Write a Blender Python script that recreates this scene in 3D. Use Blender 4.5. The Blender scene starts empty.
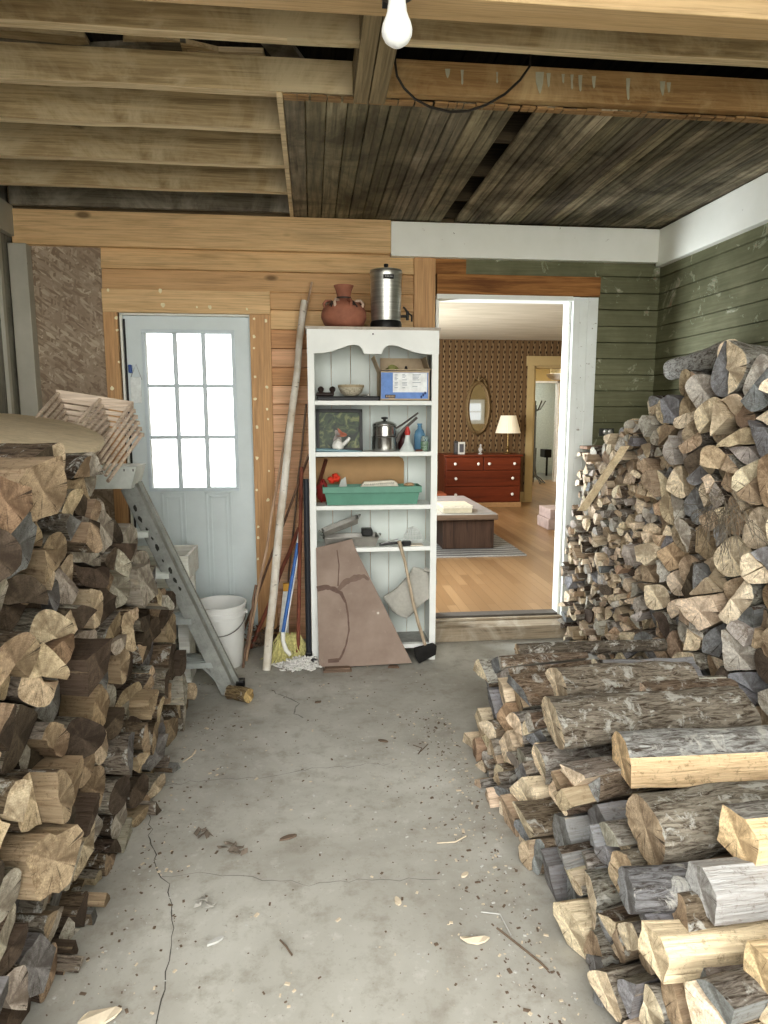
import bpy, math, random
from mathutils import Vector, Matrix, noise as mnoise
random.seed(7)
R = random.Random(11)
scene = bpy.context.scene
COL = scene.collection
PI = math.pi

# ------------------------------------------------------------------ camera
F = 665.0; EYE = 1.5
YAW = math.radians(6.1); PIT = math.radians(8.4)
cd = bpy.data.cameras.new('camera'); cam = bpy.data.objects.new('camera', cd); COL.objects.link(cam)
cd.sensor_fit = 'HORIZONTAL'; cd.sensor_width = 36; cd.lens = F / 768 * 36
cd.clip_start = .05; cd.clip_end = 200
cam.location = (0, 0, EYE); cam.rotation_euler = (PI/2 - PIT, 0, -YAW)
scene.camera = cam

def ray(px, py):
    x = (px-384)/F; z = -(py-512)/F
    y2 = math.cos(PIT)+z*math.sin(PIT); z2 = -math.sin(PIT)+z*math.cos(PIT)
    return (x*math.cos(YAW)+y2*math.sin(YAW), -x*math.sin(YAW)+y2*math.cos(YAW), z2)
def atY(px, py, D):
    r = ray(px, py); t = D/r[1]; return Vector((r[0]*t, D, EYE+r[2]*t))
def atZ(px, py, z):
    r = ray(px, py); t = (z-EYE)/r[2]; return Vector((r[0]*t, r[1]*t, z))
def atX(px, py, x):
    r = ray(px, py); t = x/r[0]; return Vector((x, r[1]*t, EYE+r[2]*t))
def pix(p):
    x, y, z = p; z -= EYE
    x1 = x*math.cos(YAW)-y*math.sin(YAW); y1 = x*math.sin(YAW)+y*math.cos(YAW)
    y2 = y1*math.cos(PIT)-z*math.sin(PIT); z2 = y1*math.sin(PIT)+z*math.cos(PIT)
    return 384+F*x1/y2, 512-F*z2/y2, y2

# ------------------------------------------------------------------ materials
class NT:
    def __init__(s, name):
        s.m = bpy.data.materials.new(name); s.m.use_nodes = True
        s.t = s.m.node_tree; s.n = s.t.nodes
        s.b = s.n['Principled BSDF']; s.co = None
    def node(s, typ, **kw):
        n = s.n.new(typ)
        for k, v in kw.items():
            if k.startswith('i_'):
                n.inputs[k[2:].replace('_', ' ')].default_value = v
            else: setattr(n, k, v)
        return n
    def link(s, a, b): s.t.links.new(a, b)
    def coords(s, scale=(1,1,1), rot=(0,0,0), src='Object'):
        tc = s.node('ShaderNodeTexCoord'); mp = s.node('ShaderNodeMapping')
        mp.inputs['Scale'].default_value = scale; mp.inputs['Rotation'].default_value = rot
        s.link(tc.outputs[src], mp.inputs['Vector']); return mp.outputs['Vector']
    def noise(s, vec, scale, detail=4, rough=.6, dist=0):
        n = s.node('ShaderNodeTexNoise'); n.inputs['Scale'].default_value = scale
        n.inputs['Detail'].default_value = detail; n.inputs['Roughness'].default_value = rough
        n.inputs['Distortion'].default_value = dist
        s.link(vec, n.inputs['Vector']); return n.outputs['Fac']
    def ramp(s, fac, stops):
        r = s.node('ShaderNodeValToRGB'); e = r.color_ramp.elements
        while len(e) < len(stops): e.new(.5)
        for i, (p, c) in enumerate(stops):
            e[i].position = p
            e[i].color = (c, c, c, 1) if isinstance(c, (int, float)) else tuple(c)[:3] + (1,)
        s.link(fac, r.inputs['Fac']); return r.outputs['Color']
    def mix(s, fac, a, b, mode='MIX'):
        n = s.node('ShaderNodeMix', data_type='RGBA', blend_type=mode)
        for i, v in ((0, fac), (6, a), (7, b)):
            if hasattr(v, 'node'): s.link(v, n.inputs[i])
            else: n.inputs[i].default_value = v if i == 0 else ((v,)*3+(1,) if isinstance(v, (int, float)) else tuple(v)[:3]+(1,))
        return n.outputs[2]
    def math(s, op, a, b=0):
        n = s.node('ShaderNodeMath', operation=op)
        for i, v in ((0, a), (1, b)):
            if hasattr(v, 'node'): s.link(v, n.inputs[i])
            else: n.inputs[i].default_value = v
        return n.outputs[0]
    def out(s, col, rough=.8, bump=None, bstr=.3, bdist=.01, metal=0):
        if hasattr(col, 'node'): s.link(col, s.b.inputs['Base Color'])
        else: s.b.inputs['Base Color'].default_value = tuple(col)[:3]+(1,)
        if hasattr(rough, 'node'): s.link(rough, s.b.inputs['Roughness'])
        else: s.b.inputs['Roughness'].default_value = rough
        s.b.inputs['Metallic'].default_value = metal
        s.b.inputs['Specular IOR Level'].default_value = .35
        if bump is not None:
            b = s.node('ShaderNodeBump'); b.inputs['Strength'].default_value = bstr
            b.inputs['Distance'].default_value = bdist
            s.link(bump, b.inputs['Height']); s.link(b.outputs['Normal'], s.b.inputs['Normal'])
        return s.m

def plain(name, c, rough=.6, metal=0, var=.12, scale=30, bump=.0):
    n = NT(name); v = n.coords()
    f = n.noise(v, scale)
    d = [max(0, x*(1-var)) for x in c]; l = [min(1, x*(1+var)) for x in c]
    col = n.ramp(f, [(.3, d), (.7, l)])
    return n.out(col, rough, f if bump else None, bump, .004, metal)

def wood(name, c, dark, ax=0, grain=40, knots=True, rough=.75, stain=None, bstr=.35, contrast=.5):
    """fibrous timber with grain along axis ax"""
    n = NT(name); sc = [grain, grain, grain]; sc[ax] = grain*.045
    v = n.coords(tuple(sc)); f = n.noise(v, 1, 8, .7, .8)
    sf = [170, 170, 170]; sf[ax] = 3.5; fine = n.noise(n.coords(tuple(sf)), 1, 4, .7)
    sc2 = [6, 6, 6]; sc2[ax] = .8
    v2 = n.coords(tuple(sc2)); g = n.noise(v2, 1, 4, .6, 1.5)
    a = n.ramp(f, [(.5-contrast*.22, dark), (.5+contrast*.14, c)])
    a = n.mix(n.ramp(fine, [(.36, .55), (.52, 0)]), a, [x*.55 for x in dark])
    a = n.mix(n.ramp(fine, [(.58, 0), (.72, .3)]), a, [min(1, x*1.25) for x in c])
    lite = [min(1, x*1.18) for x in c]
    col = n.mix(n.ramp(g, [(.35, 0), (.7, .55)]), a, lite)
    dk2 = [x*.6 for x in c]
    col = n.mix(n.ramp(g, [(.25, .5), (.42, 0)]), col, dk2)
    if knots:
        sk = [5, 5, 5]; sk[ax] = 2.2
        vo = n.node('ShaderNodeTexVoronoi'); vo.inputs['Scale'].default_value = 1
        n.link(n.coords(tuple(sk)), vo.inputs['Vector'])
        col = n.mix(n.ramp(vo.outputs['Distance'], [(.06, .85), (.12, .0)]), col, [x*.35 for x in dark])
    if stain:
        w = n.noise(n.coords((1, 1, 1)), 2.2, 6, .7, .8)
        col = n.mix(n.ramp(w, [(.45, 0), (.62, .8)]), col, stain)
    return n.out(col, rough, f, bstr, .004)

def paint(name, c, chip, amount=.5, rough=.55, scale=14, dirt=(.3, .27, .2), dirtamt=.3):
    n = NT(name); v = n.coords()
    f = n.noise(v, scale, 8, .7, .3); g = n.noise(v, 3, 5, .6)
    col = n.mix(n.ramp(g, [(.35, dirtamt), (.65, 0)]), c, dirt)
    th = .5+.25*(1-amount)
    k = n.ramp(f, [(th, 0), (th+.02, 1)])
    col = n.mix(k, col, chip)
    return n.out(col, rough, k, .25, .002)

M = {}
M['white'] = paint('white_paint', (.83, .85, .80), (.25, .2, .15), .15, .5, 10, (.5, .5, .45), .25)
M['shelf'] = paint('shelf_paint', (.83, .85, .82), (.35, .3, .25), .08, .5, 12, (.6, .62, .6), .3)
M['shelfback'] = paint('shelf_back_paint', (.66, .71, .68), (.35, .3, .25), .05, .6, 12, (.5, .52, .48), .3)
M['trimwhite'] = paint('old_white_paint', (.90, .91, .85), (.2, .17, .13), .28, .6, 26, (.6, .62, .52), .2)
M['pine'] = wood('pine_board', (.66, .44, .24), (.50, .31, .15), 0, 22, True, .6, contrast=.9)
M['pinelite'] = wood('pale_pine', (.76, .55, .31), (.58, .38, .19), 0, 26, True, .6, contrast=.8)
M['pineV'] = wood('pine_board_upright', (.62, .39, .20), (.46, .26, .12), 2, 30, True, .6, contrast=.7)
M['rust'] = wood('reddish_board', (.42, .21, .075), (.14, .055, .02), 0, 16, False, .8, contrast=.5)
M['joist'] = wood('old_joist', (.56, .44, .265), (.25, .175, .09), 0, 24, True, .9, stain=(.66, .56, .38))
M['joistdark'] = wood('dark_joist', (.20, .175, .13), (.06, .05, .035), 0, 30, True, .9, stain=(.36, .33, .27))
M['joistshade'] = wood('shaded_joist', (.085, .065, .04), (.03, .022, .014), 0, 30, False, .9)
M['joiststain'] = wood('stained_joist', (.44, .28, .13), (.22, .125, .05), 0, 20, False, .8, stain=(.58, .43, .24))
M['joistedge'] = wood('joist_edge', (.74, .62, .42), (.48, .36, .21), 0, 30, False, .9)
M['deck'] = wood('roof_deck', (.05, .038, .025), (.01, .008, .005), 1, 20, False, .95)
M['osb'] = None
M['jamb'] = wood('old_sill_wood', (.37, .31, .23), (.2, .16, .11), 0, 30, False, .85, stain=(.5, .45, .37))

def bead_mat():
    n = NT('beadboard'); v = n.coords((1, 1, 1))
    w = n.noise(n.coords((45, 2.5, 45)), 1, 6, .6, .3)
    g = n.noise(v, 2.3, 7, .7, .6)
    base = n.mix(n.ramp(g, [(.38, 0), (.62, 1)]), (.12, .105, .07), (.38, .34, .245))
    base = n.mix(n.ramp(w, [(.35, .6), (.6, 0)]), base, (.03, .024, .015))
    h = n.noise(v, 9, 8, .8, .5)
    base = n.mix(n.ramp(h, [(.6, 0), (.72, .4)]), base, (.40, .37, .28))
    at = n.node('ShaderNodeAttribute'); at.attribute_name = 'tint'
    base = n.mix(1.0, base, at.outputs['Color'], 'MULTIPLY')
    return n.out(base, .8, w, .3, .003)
M['bead'] = bead_mat()

def osb_mat():
    n = NT('strand_board')
    cols = None
    for k, (rot, th) in enumerate((((0, .4, 0), .30), ((0, 1.5, 0), .3), ((0, 2.5, 0), .3))):
        vo = n.node('ShaderNodeTexVoronoi'); vo.inputs['Scale'].default_value = 1; vo.inputs['Randomness'].default_value = 1
        rv = n.coords((1, 1, 1), rot); mp = n.node('ShaderNodeMapping'); mp.inputs['Scale'].default_value = (18, 1, 75); n.link(rv, mp.inputs['Vector']); n.link(mp.outputs[0], vo.inputs['Vector'])
        sep = n.node('ShaderNodeSeparateColor'); n.link(vo.outputs['Color'], sep.inputs[0])
        c = n.ramp(sep.outputs[0], [(0, (.25, .19, .135)), (.45, (.37, .295, .22)), (.8, (.43, .35, .265)), (1, (.56, .48, .37))])
        cols = c if cols is None else n.mix(n.ramp(sep.outputs[1], [(.42, 0), (.44, 1)]), cols, c)
        if k == 0: b = sep.outputs[2]
    g = n.noise(n.coords((1, 1, 1)), 4, 4)
    cols = n.mix(n.ramp(g, [(.4, .35), (.6, 0)]), cols, (.27, .20, .15))
    return n.out(cols, .85, b, .25, .003)
M['osb'] = osb_mat()

def green_mat():
    n = NT('green_peeling_paint'); v = n.coords((1, 1, 1))
    f = n.noise(v, 5.5, 9, .72, .9); g = n.noise(v, 2.2, 5); w = n.noise(n.coords((3, 3, 60)), 1, 4)
    col = n.mix(n.ramp(g, [(.35, 0), (.65, 1)]), (.125, .125, .07), (.23, .23, .145))
    col = n.mix(n.ramp(w, [(.4, .35), (.6, 0)]), col, (.09, .095, .05))
    edge = n.ramp(f, [(.585, 0), (.60, .7)])
    col = n.mix(edge, col, (.33, .35, .25))
    k = n.ramp(f, [(.635, 0), (.645, 1)])
    bare = n.mix(n.ramp(g, [(.45, 0), (.55, 1)]), (.32, .20, .13), (.50, .48, .40))
    col = n.mix(k, col, bare)
    return n.out(col, .7, edge, .5, .004)
M['green'] = green_mat()
M['leftwall'] = wood('grey_weathered_board', (.30, .285, .24), (.17, .16, .13), 2, 25, False, .85, stain=(.36, .35, .30))
M['leftpost'] = paint('grey_green_post', (.50, .48, .41), (.16, .13, .1), .25, .8, 20, (.34, .33, .27), .5)

def concrete():
    n = NT('concrete'); v = n.coords((1, 1, 1))
    f = n.noise(v, 1.1, 6, .62, .4); g = n.noise(v, 9, 8, .72); h = n.noise(v, 70, 3, .7); k = n.noise(v, 24, 6, .75, .3)
    col = n.mix(n.ramp(f, [(.36, 0), (.66, 1)]), (.33, .32, .285), (.52, .515, .475))
    col = n.mix(n.ramp(g, [(.3, .75), (.5, 0)]), col, (.27, .25, .21))
    col = n.mix(n.ramp(g, [(.58, 0), (.78, .5)]), col, (.70, .69, .66))
    col = n.mix(n.ramp(h, [(.28, .6), (.38, 0)]), col, (.22, .20, .17))
    col = n.mix(n.ramp(k, [(.27, .8), (.33, 0)]), col, (.15, .13, .11))
    return n.out(col, .75, g, .15, .006)
M['concrete'] = concrete()
M['crack'] = plain('crack_dark', (.10, .095, .085), .95)
M['crackpale'] = plain('crack_grey', (.22, .215, .20), .95)

# logs: colours come from a per-face attribute, patterns from uv
def log_mats():
    out = []
    # end grain
    n = NT('log_end_grain'); uv = n.node('ShaderNodeUVMap'); uv.uv_map = 'uv'
    at = n.node('ShaderNodeAttribute'); at.attribute_name = 'tint'
    U = uv.outputs['UV']
    ds = n.node('ShaderNodeVectorMath', operation='LENGTH'); n.link(U, ds.inputs[0])
    wob = n.noise(U, 9, 3)
    r = n.math('ADD', n.math('MULTIPLY', ds.outputs['Value'], 1000), n.math('MULTIPLY', wob, 40))
    s = n.math('SINE', r)
    ringf = n.ramp(s, [(.0, .90), (.9, 1.03)])
    gr = n.node('ShaderNodeTexGradient', gradient_type='RADIAL'); n.link(U, gr.inputs['Vector'])
    comb = n.node('ShaderNodeCombineXYZ'); n.link(n.math('MULTIPLY', gr.outputs['Fac'], 26), comb.inputs[0]); n.link(n.math('MULTIPLY', ds.outputs['Value'], 3), comb.inputs[1])
    rad = n.noise(comb.outputs[0], 1.6, 5, .7)
    crack = n.ramp(rad, [(.37, 1), (.41, 0)])
    blot = n.noise(n.coords((1, 1, 1)), 16, 8, .78)
    col = n.mix(1.0, at.outputs['Color'], ringf, 'MULTIPLY')
    col = n.mix(n.ramp(blot, [(.36, .75), (.52, 0)]), col, n.mix(1.0, at.outputs['Color'], (.34, .28, .22), 'MULTIPLY'))
    col = n.mix(n.ramp(blot, [(.6, 0), (.75, .4)]), col, n.mix(1.0, at.outputs['Color'], (1.5, 1.5, 1.5), 'MULTIPLY'))
    grit = n.noise(n.coords((1, 1, 1)), 75, 6, .8)
    col = n.mix(n.ramp(grit, [(.34, .7), (.47, 0)]), col, n.mix(1.0, at.outputs['Color'], (.30, .26, .22), 'MULTIPLY'))
    col = n.mix(n.ramp(grit, [(.52, 0), (.62, .6)]), col, n.mix(1.0, at.outputs['Color'], (1.55, 1.55, 1.5), 'MULTIPLY'))
    big = n.noise(n.coords((1, 1, 1)), 7, 4, .6)
    col = n.mix(n.ramp(big, [(.40, .75), (.52, 0)]), col, n.mix(1.0, at.outputs['Color'], (.38, .35, .33), 'MULTIPLY'))
    col = n.mix(n.math('MULTIPLY', crack, .85), col, (.04, .03, .022))
    blot = n.math('ADD', blot, n.math('MULTIPLY', grit, .6))
    out.append(n.out(col, .85, n.math('ADD', n.math('MULTIPLY', blot, 1.0), n.math('MULTIPLY', crack, -.6)), .6, .006))
    # split face: fibres along u
    n = NT('log_split_face'); uv = n.node('ShaderNodeUVMap'); uv.uv_map = 'uv'
    at = n.node('ShaderNodeAttribute'); at.attribute_name = 'tint'
    mp = n.node('ShaderNodeMapping'); mp.inputs['Scale'].default_value = (7, 110, 1); n.link(uv.outputs['UV'], mp.inputs['Vector'])
    f = n.noise(mp.outputs[0], 1, 6, .7, .5)
    mp2 = n.node('ShaderNodeMapping'); mp2.inputs['Scale'].default_value = (3, 22, 1); n.link(uv.outputs['UV'], mp2.inputs['Vector'])
    g = n.noise(mp2.outputs[0], 1, 5, .7, .8)
    col = n.mix(n.ramp(f, [(.32, .6), (.6, 0)]), at.outputs['Color'], n.mix(1.0, at.outputs['Color'], (.42, .34, .27), 'MULTIPLY'))
    col = n.mix(n.ramp(g, [(.6, 0), (.72, .5)]), col, (.70, .55, .36))
    col = n.mix(n.ramp(g, [(.25, .7), (.40, 0)]), col, (.13, .095, .07))
    grit = n.noise(n.coords((1, 1, 1)), 40, 7, .8)
    col = n.mix(n.ramp(grit, [(.34, .75), (.46, 0)]), col, n.mix(1.0, at.outputs['Color'], (.30, .24, .18), 'MULTIPLY'))
    out.append(n.out(col, .85, n.math('ADD', f, g), .9, .010))
    # bark
    n = NT('log_bark'); uv = n.node('ShaderNodeUVMap'); uv.uv_map = 'uv'
    at = n.node('ShaderNodeAttribute'); at.attribute_name = 'bark'
    mp = n.node('ShaderNodeMapping'); mp.inputs['Scale'].default_value = (13, 62, 1); n.link(uv.outputs['UV'], mp.inputs['Vector'])
    f = n.noise(mp.outputs[0], 1, 8, .75, 1.4)
    blot = n.noise(n.coords((1, 1, 1)), 17, 7, .75, .6)
    col = n.mix(n.ramp(f, [(.38, 1), (.56, 0)]), at.outputs['Color'], n.mix(1.0, at.outputs['Color'], (.20, .16, .13), 'MULTIPLY'))
    col = n.mix(n.ramp(blot, [(.54, 0), (.61, .85)]), col, (.66, .65, .60))
    col = n.mix(n.ramp(blot, [(.28, .8), (.37, 0)]), col, (.24, .13, .07))
    out.append(n.out(col, .95, n.math('ADD', n.math('MULTIPLY', f, 1.6), blot), 1.0, .014))
    return out
LOGM = log_mats()

# ------------------------------------------------------------------ mesh builder
class MB:
    def __init__(s): s.v = []; s.f = []; s.mi = []; s.sm = []; s.tint = []
    def add(s, vs, fs, mi=0, sm=False, M4=None, tint=None):
        o = len(s.v)
        for p in vs:
            p = Vector(p); s.v.append(M4 @ p if M4 is not None else p)
        for f in fs: s.f.append(tuple(i+o for i in f)); s.mi.append(mi); s.sm.append(sm); s.tint.append(tint or (1, 1, 1))
        return s
    def box(s, a, b, mi=0, M4=None, tint=None):
        x0, y0, z0 = a; x1, y1, z1 = b
        vs = [(x0,y0,z0),(x1,y0,z0),(x1,y1,z0),(x0,y1,z0),(x0,y0,z1),(x1,y0,z1),(x1,y1,z1),(x0,y1,z1)]
        return s.add(vs, [(0,3,2,1),(4,5,6,7),(0,1,5,4),(1,2,6,5),(2,3,7,6),(3,0,4,7)], mi, False, M4, tint)
    def prism(s, poly, d, mi=0, M4=None, sm=False, tint=None):
        """poly: list of 3D points (planar ring), extruded by vector d"""
        n = len(poly); d = Vector(d); P = [Vector(p) for p in poly]
        vs = P + [p+d for p in P]
        fs = [tuple(range(n))[::-1], tuple(range(n, 2*n))] + [(i, (i+1) % n, n+(i+1) % n, n+i) for i in range(n)]
        return s.add(vs, fs, mi, sm, M4, tint)
    def tube(s, pts, r, n=10, mi=0, caps=True, sm=True, M4=None, flat=1.0, tint=None):
        P = [Vector(p) for p in pts]; k = len(P)
        rs = r if isinstance(r, (list, tuple)) else [r]*k
        vs = []; up = None
        for i in range(k):
            t = (P[min(i+1, k-1)]-P[max(i-1, 0)]).normalized()
            if up is None:
                up = Vector((0, 0, 1)) if abs(t.z) < .9 else Vector((0, 1, 0))
            a = up - t*up.dot(t); a.normalize(); b = t.cross(a); up = a
            for j in range(n):
                w = 2*PI*j/n
                vs.append(P[i] + a*math.cos(w)*rs[i] + b*math.sin(w)*rs[i]*flat)
        fs = [(i*n+j, i*n+(j+1) % n, (i+1)*n+(j+1) % n, (i+1)*n+j) for i in range(k-1) for j in range(n)]
        s.add(vs, fs, mi, sm, M4, tint)
        if caps:
            o = len(s.v)-len(vs)
            s.f.append(tuple(o+j for j in range(n))[::-1]); s.f.append(tuple(o+(k-1)*n+j for j in range(n)))
            s.mi += [mi, mi]; s.sm += [False, False]; s.tint += [tint or (1,1,1)]*2
        return s
    def lathe(s, prof, c=(0,0,0), n=28, mi=0, M4=None, sx=1, sy=1, sm=True):
        """prof: (radius, z) list"""
        c = Vector(c); vs = []
        for r, z in prof:
            for j in range(n):
                w = 2*PI*j/n; vs.append(c+Vector((r*math.cos(w)*sx, r*math.sin(w)*sy, z)))
        k = len(prof)
        fs = [(i*n+j, i*n+(j+1) % n, (i+1)*n+(j+1) % n, (i+1)*n+j) for i in range(k-1) for j in range(n)]
        if prof[0][0] > 1e-5: fs.append(tuple(range(n))[::-1])
        if prof[-1][0] > 1e-5: fs.append(tuple(range((k-1)*n, k*n)))
        return s.add(vs, fs, mi, sm, M4)
    def build(s, name, mats, parent=None, origin=None, bevel=0, sharp=40, orient=True):
        me = bpy.data.meshes.new(name)
        org = Vector(parent['_o']) if parent is not None else None
        if org is None:
            if origin is not None: org = Vector(origin)
            else:
                xs = [p.x for p in s.v]; ys = [p.y for p in s.v]; zs = [p.z for p in s.v]
                org = Vector(((min(xs)+max(xs))/2, (min(ys)+max(ys))/2, min(zs)))
        me.from_pydata([p-org for p in s.v], [], s.f)
        mats = mats if isinstance(mats, (list, tuple)) else [mats]
        for m in mats: me.materials.append(m)
        me.polygons.foreach_set('material_index', s.mi)
        me.polygons.foreach_set('use_smooth', s.sm)
        if any(t != (1, 1, 1) for t in s.tint) or M['bead'] in mats:
            at = me.color_attributes.new('tint', 'FLOAT_COLOR', 'CORNER')
            k = 0
            for p, t in zip(me.polygons, s.tint):
                for _ in p.loop_indices: at.data[k].color = (*t, 1); k += 1
        me.update()
        import bmesh
        if orient:
            bm = bmesh.new(); bm.from_mesh(me); bmesh.ops.recalc_face_normals(bm, faces=bm.faces); bm.to_mesh(me); bm.free()
        if any(s.sm): me.set_sharp_from_angle(angle=math.radians(sharp))
        o = bpy.data.objects.new(name, me); COL.objects.link(o)
        if parent is not None: o.parent = parent
        else: o.location = org
        o['_o'] = tuple(org)
        if bevel:
            b = o.modifiers.new('bevel', 'BEVEL'); b.width = bevel; b.segments = 2; b.limit_method = 'ANGLE'
        return o

def tag(o, label=None, cat=None, group=None, kind=None):
    if label: o['label'] = label
    if cat: o['category'] = cat
    if group: o['group'] = group
    if kind: o['kind'] = kind
    return o
def thing(name, label, cat, loc, group=None):
    o = bpy.data.objects.new(name, None); COL.objects.link(o); o.location = loc; o['_o'] = tuple(loc)
    o.empty_display_size = .05
    return tag(o, label, cat, group)
def struct(o, label=None, cat=None):
    return tag(o, label, cat, None, 'structure')
def circle(c, r, n, ax='y', sx=1, sz=1):
    c = Vector(c)
    return [c+Vector({'y': (r*math.cos(2*PI*i/n)*sx, 0, r*math.sin(2*PI*i/n)*sz), 'x': (0, r*math.cos(2*PI*i/n)*sx, r*math.sin(2*PI*i/n)*sz), 'z': (r*math.cos(2*PI*i/n)*sx, r*math.sin(2*PI*i/n)*sz, 0)}[ax]) for i in range(n)]

# ------------------------------------------------------------------ room shell
WB = 4.35      # back wall face
XL, XR = -1.75, 2.30
YF = -1.4
CZ = 2.69

# floor
m = MB(); m.box((XL-.3, YF-6, -.1), (XR+.3, WB+.2, 0)); fl = m.build('floor', M['concrete'], origin=(0,0,0)); struct(fl, 'grey stained concrete slab floor with cracks', 'floor')
def strip(pts, w, name, mat):
    m = MB(); vs = []; fs = []
    for i, p in enumerate(pts):
        a = pts[max(i-1, 0)]; b = pts[min(i+1, len(pts)-1)]
        t = (b-a).normalized(); nrm = Vector((-t.y, t.x, 0))
        ww = w*R.uniform(.4, 1.2)
        q = Vector((p.x, p.y, .0015)); vs += [q+nrm*ww, q-nrm*ww]
    fs = [(2*i, 2*i+1, 2*i+3, 2*i+2) for i in range(len(pts)-1)]
    m.add(vs, fs); return m.build(name, mat, parent=fl)
def crackline(pxs, w, mat, name='crack'):
    pts = []
    for (a, b) in zip(pxs[:-1], pxs[1:]):
        A = atZ(*a, 0); B = atZ(*b, 0); k = max(2, int((B-A).length/.03))
        for i in range(k): 
            q = A.lerp(B, i/k); pts.append(q+Vector((R.gauss(0, .005), R.gauss(0, .005), 0)))
    pts.append(atZ(*pxs[-1], 0)); strip(pts, w, name, mat)
crackline([(157,790),(148,815),(150,840),(160,872),(172,905),(170,945),(162,990),(154,1035)], .0017, M['crack'])
crackline([(157,786),(205,781),(262,778),(320,768),(390,764)], .0014, M['crackpale'])
crackline([(163,876),(200,874),(252,878),(310,884),(380,880),(440,880)], .0015, M['crackpale'])
crackline([(270,690),(285,697),(300,703),(292,712),(303,718)], .004, M['crackpale'])

# back wall core with two openings (boards are added in front of it)
D1 = (-1.165, -.372, .0, 2.108); D2 = (.80, 1.70, .10, 2.245)
m = MB(); y0, y1 = WB+.02, WB+.07
for (a, b, c, d) in [(XL-.2, D1[0], 0, 3.1), (D1[0], D1[1], D1[3], 3.1), (D1[1], D2[0], 0, 3.1), (D2[0], D2[1], D2[3], 3.1), (D2[0], D2[1], 0, D2[2]), (D2[1], XR+.3, 0, 3.1)]:
    m.box((a, y0, c), (b, y1, d))
wb = m.build('wall_back', wood('rough_sheathing', (.3, .22, .13), (.16, .11, .06), 0, 20, False), origin=(0, WB, 0)); struct(wb, 'back wall of pine boards and green clapboards with two doorways', 'wall')

def clap(x0, x1, z0, z1, step, name, mats, parent, wallx=None, y=None, vary=True):
    """lapped siding on the back wall (y given) or on the right wall (wallx given)"""
    m = MB(); z = z0; i = 0
    while z < z1-.01:
        zt = min(z+step, z1); t = R.uniform(.9, 1.06)
        dz = .004
        if wallx is None:
            prof = [(y+.02, z), (y-.012, z+.003), (y-.018, z+.0045), (y-.001, zt), (y+.02, zt)]
            L = [Vector((x0, a, b)) for a, b in prof]; m.prism(L, (x1-x0, 0, 0), R.randrange(len(mats)) if vary else 0)
        else:
            prof = [(wallx+.02, z), (wallx-.012, z+.0025), (wallx-.016, z+.004), (wallx-.001, zt), (wallx+.02, zt)]
            L = [Vector((a, x0, b)) for a, b in prof]; m.prism(L, (0, x1-x0, 0), 0)
        z = zt; i += 1
    o = m.build(name, mats, parent=parent); return o
pines = [wood('siding_pine_a', (.78, .52, .34), (.60, .36, .21), 0, 18, False, .7), wood('siding_pine_b', (.62, .37, .20), (.46, .26, .13), 0, 18, True, .7), wood('siding_pine_c', (.82, .60, .42), (.68, .45, .28), 0, 18, False, .7)]
clap(-.30, .80, .0, 1.56, .115, 'lapped_siding', [pines[0], pines[2], pines[0]], wb, y=WB)
clap(-.30, .66, 1.56, 2.02, .115, 'lapped_siding', [pines[1], pines[0]], wb, y=WB)
clap(-.30, .66, 2.02, 2.26, .12, 'lapped_siding', [M['pine'], M['pinelite']], wb, y=WB)
clap(-1.25, .66, 2.245, 2.487, .122, 'lapped_siding', [M['pine'], M['pinelite']], wb, y=WB-.002)
clap(1.86, XR, -.03, 2.47, .105, 'green_clapboard', [M['green']], wb, y=WB, vary=False)
m = MB(); m.box((.66, WB-.012, 2.38), (.99, WB+.02, 2.48)); m.build('patch_board', M['rust'], parent=wb)
m = MB(); m.box((.99, WB-.013, 2.38), (1.90, WB+.02, 2.48)); m.build('green_board', M['green'], parent=wb)
m = MB(); m.box((-1.66, WB-.012, 0), (-1.25, WB+.02, 2.49)); m.build('strand_board_panel', M['osb'], parent=wb)

# left wall: upright weathered boards, top plate, pale corner post
m = MB(); m.box((XL-.14, YF, 0), (XL-.02, WB+.1, 3.1)); wl = m.build('wall_left', M['leftwall'], origin=(XL, 0, 0)); struct(wl, 'left wall of upright grey weathered boards', 'wall')
m = MB(); y = YF
while y < WB-.05:
    w = R.uniform(.16, .26); m.box((XL-.02, y, 0), (XL-R.uniform(0, .012), min(y+w-.006, WB), 2.54)); y += w
m.build('upright_board', M['leftwall'], parent=wl)
m = MB(); m.box((XL-.02, YF, 2.53), (XL+.03, WB-.04, 2.70)); m.build('top_plate', M['leftpost'], parent=wl)
m = MB(); m.box((XL+.002, WB-.09, 0), (XL+.105, WB-.013, 2.485)); t = m.build('trim_1', M['leftpost'], bevel=.004); struct(t, 'pale grey green corner post at the left wall', 'trim')
m = MB(); m.box((XL+.001, 4.10, 0), (XL+.022, 4.135, 2.53)); t = m.build('trim_2', M['leftpost']); struct(t, 'narrow pale batten on the left wall', 'trim')
# right wall
m = MB(); m.box((XR+.02, YF, 0), (XR+.16, WB+.16, 3.1)); wr = m.build('wall_right', M['green'], origin=(XR, 0, 0)); struct(wr, 'right wall of dark green peeling clapboards', 'wall')
clap(YF, WB, -.03, 2.48, .105, 'green_clapboard', [M['green']], wr, wallx=XR, vary=False)
m = MB(); m.box((XR-.05, YF, 2.45), (XR+.02, WB-.02, CZ-.012)); t = m.build('trim_3', M['trimwhite'], bevel=.004); struct(t, 'white painted trim board along the top of the right wall', 'trim')
m = MB(); m.box((.503, WB-.055, 2.472), (XR-.05, WB, CZ-.012)); t = m.build('trim_4', M['trimwhite'], bevel=.004); struct(t, 'white painted trim board over the open doorway', 'trim')
m = MB(); m.box((-1.735, WB-.05, 2.487), (.503, WB, CZ-.004)); t = m.build('trim_5', M['pinelite'], bevel=.004); struct(t, 'long knotty pine header beam over the left door', 'trim')
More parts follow.
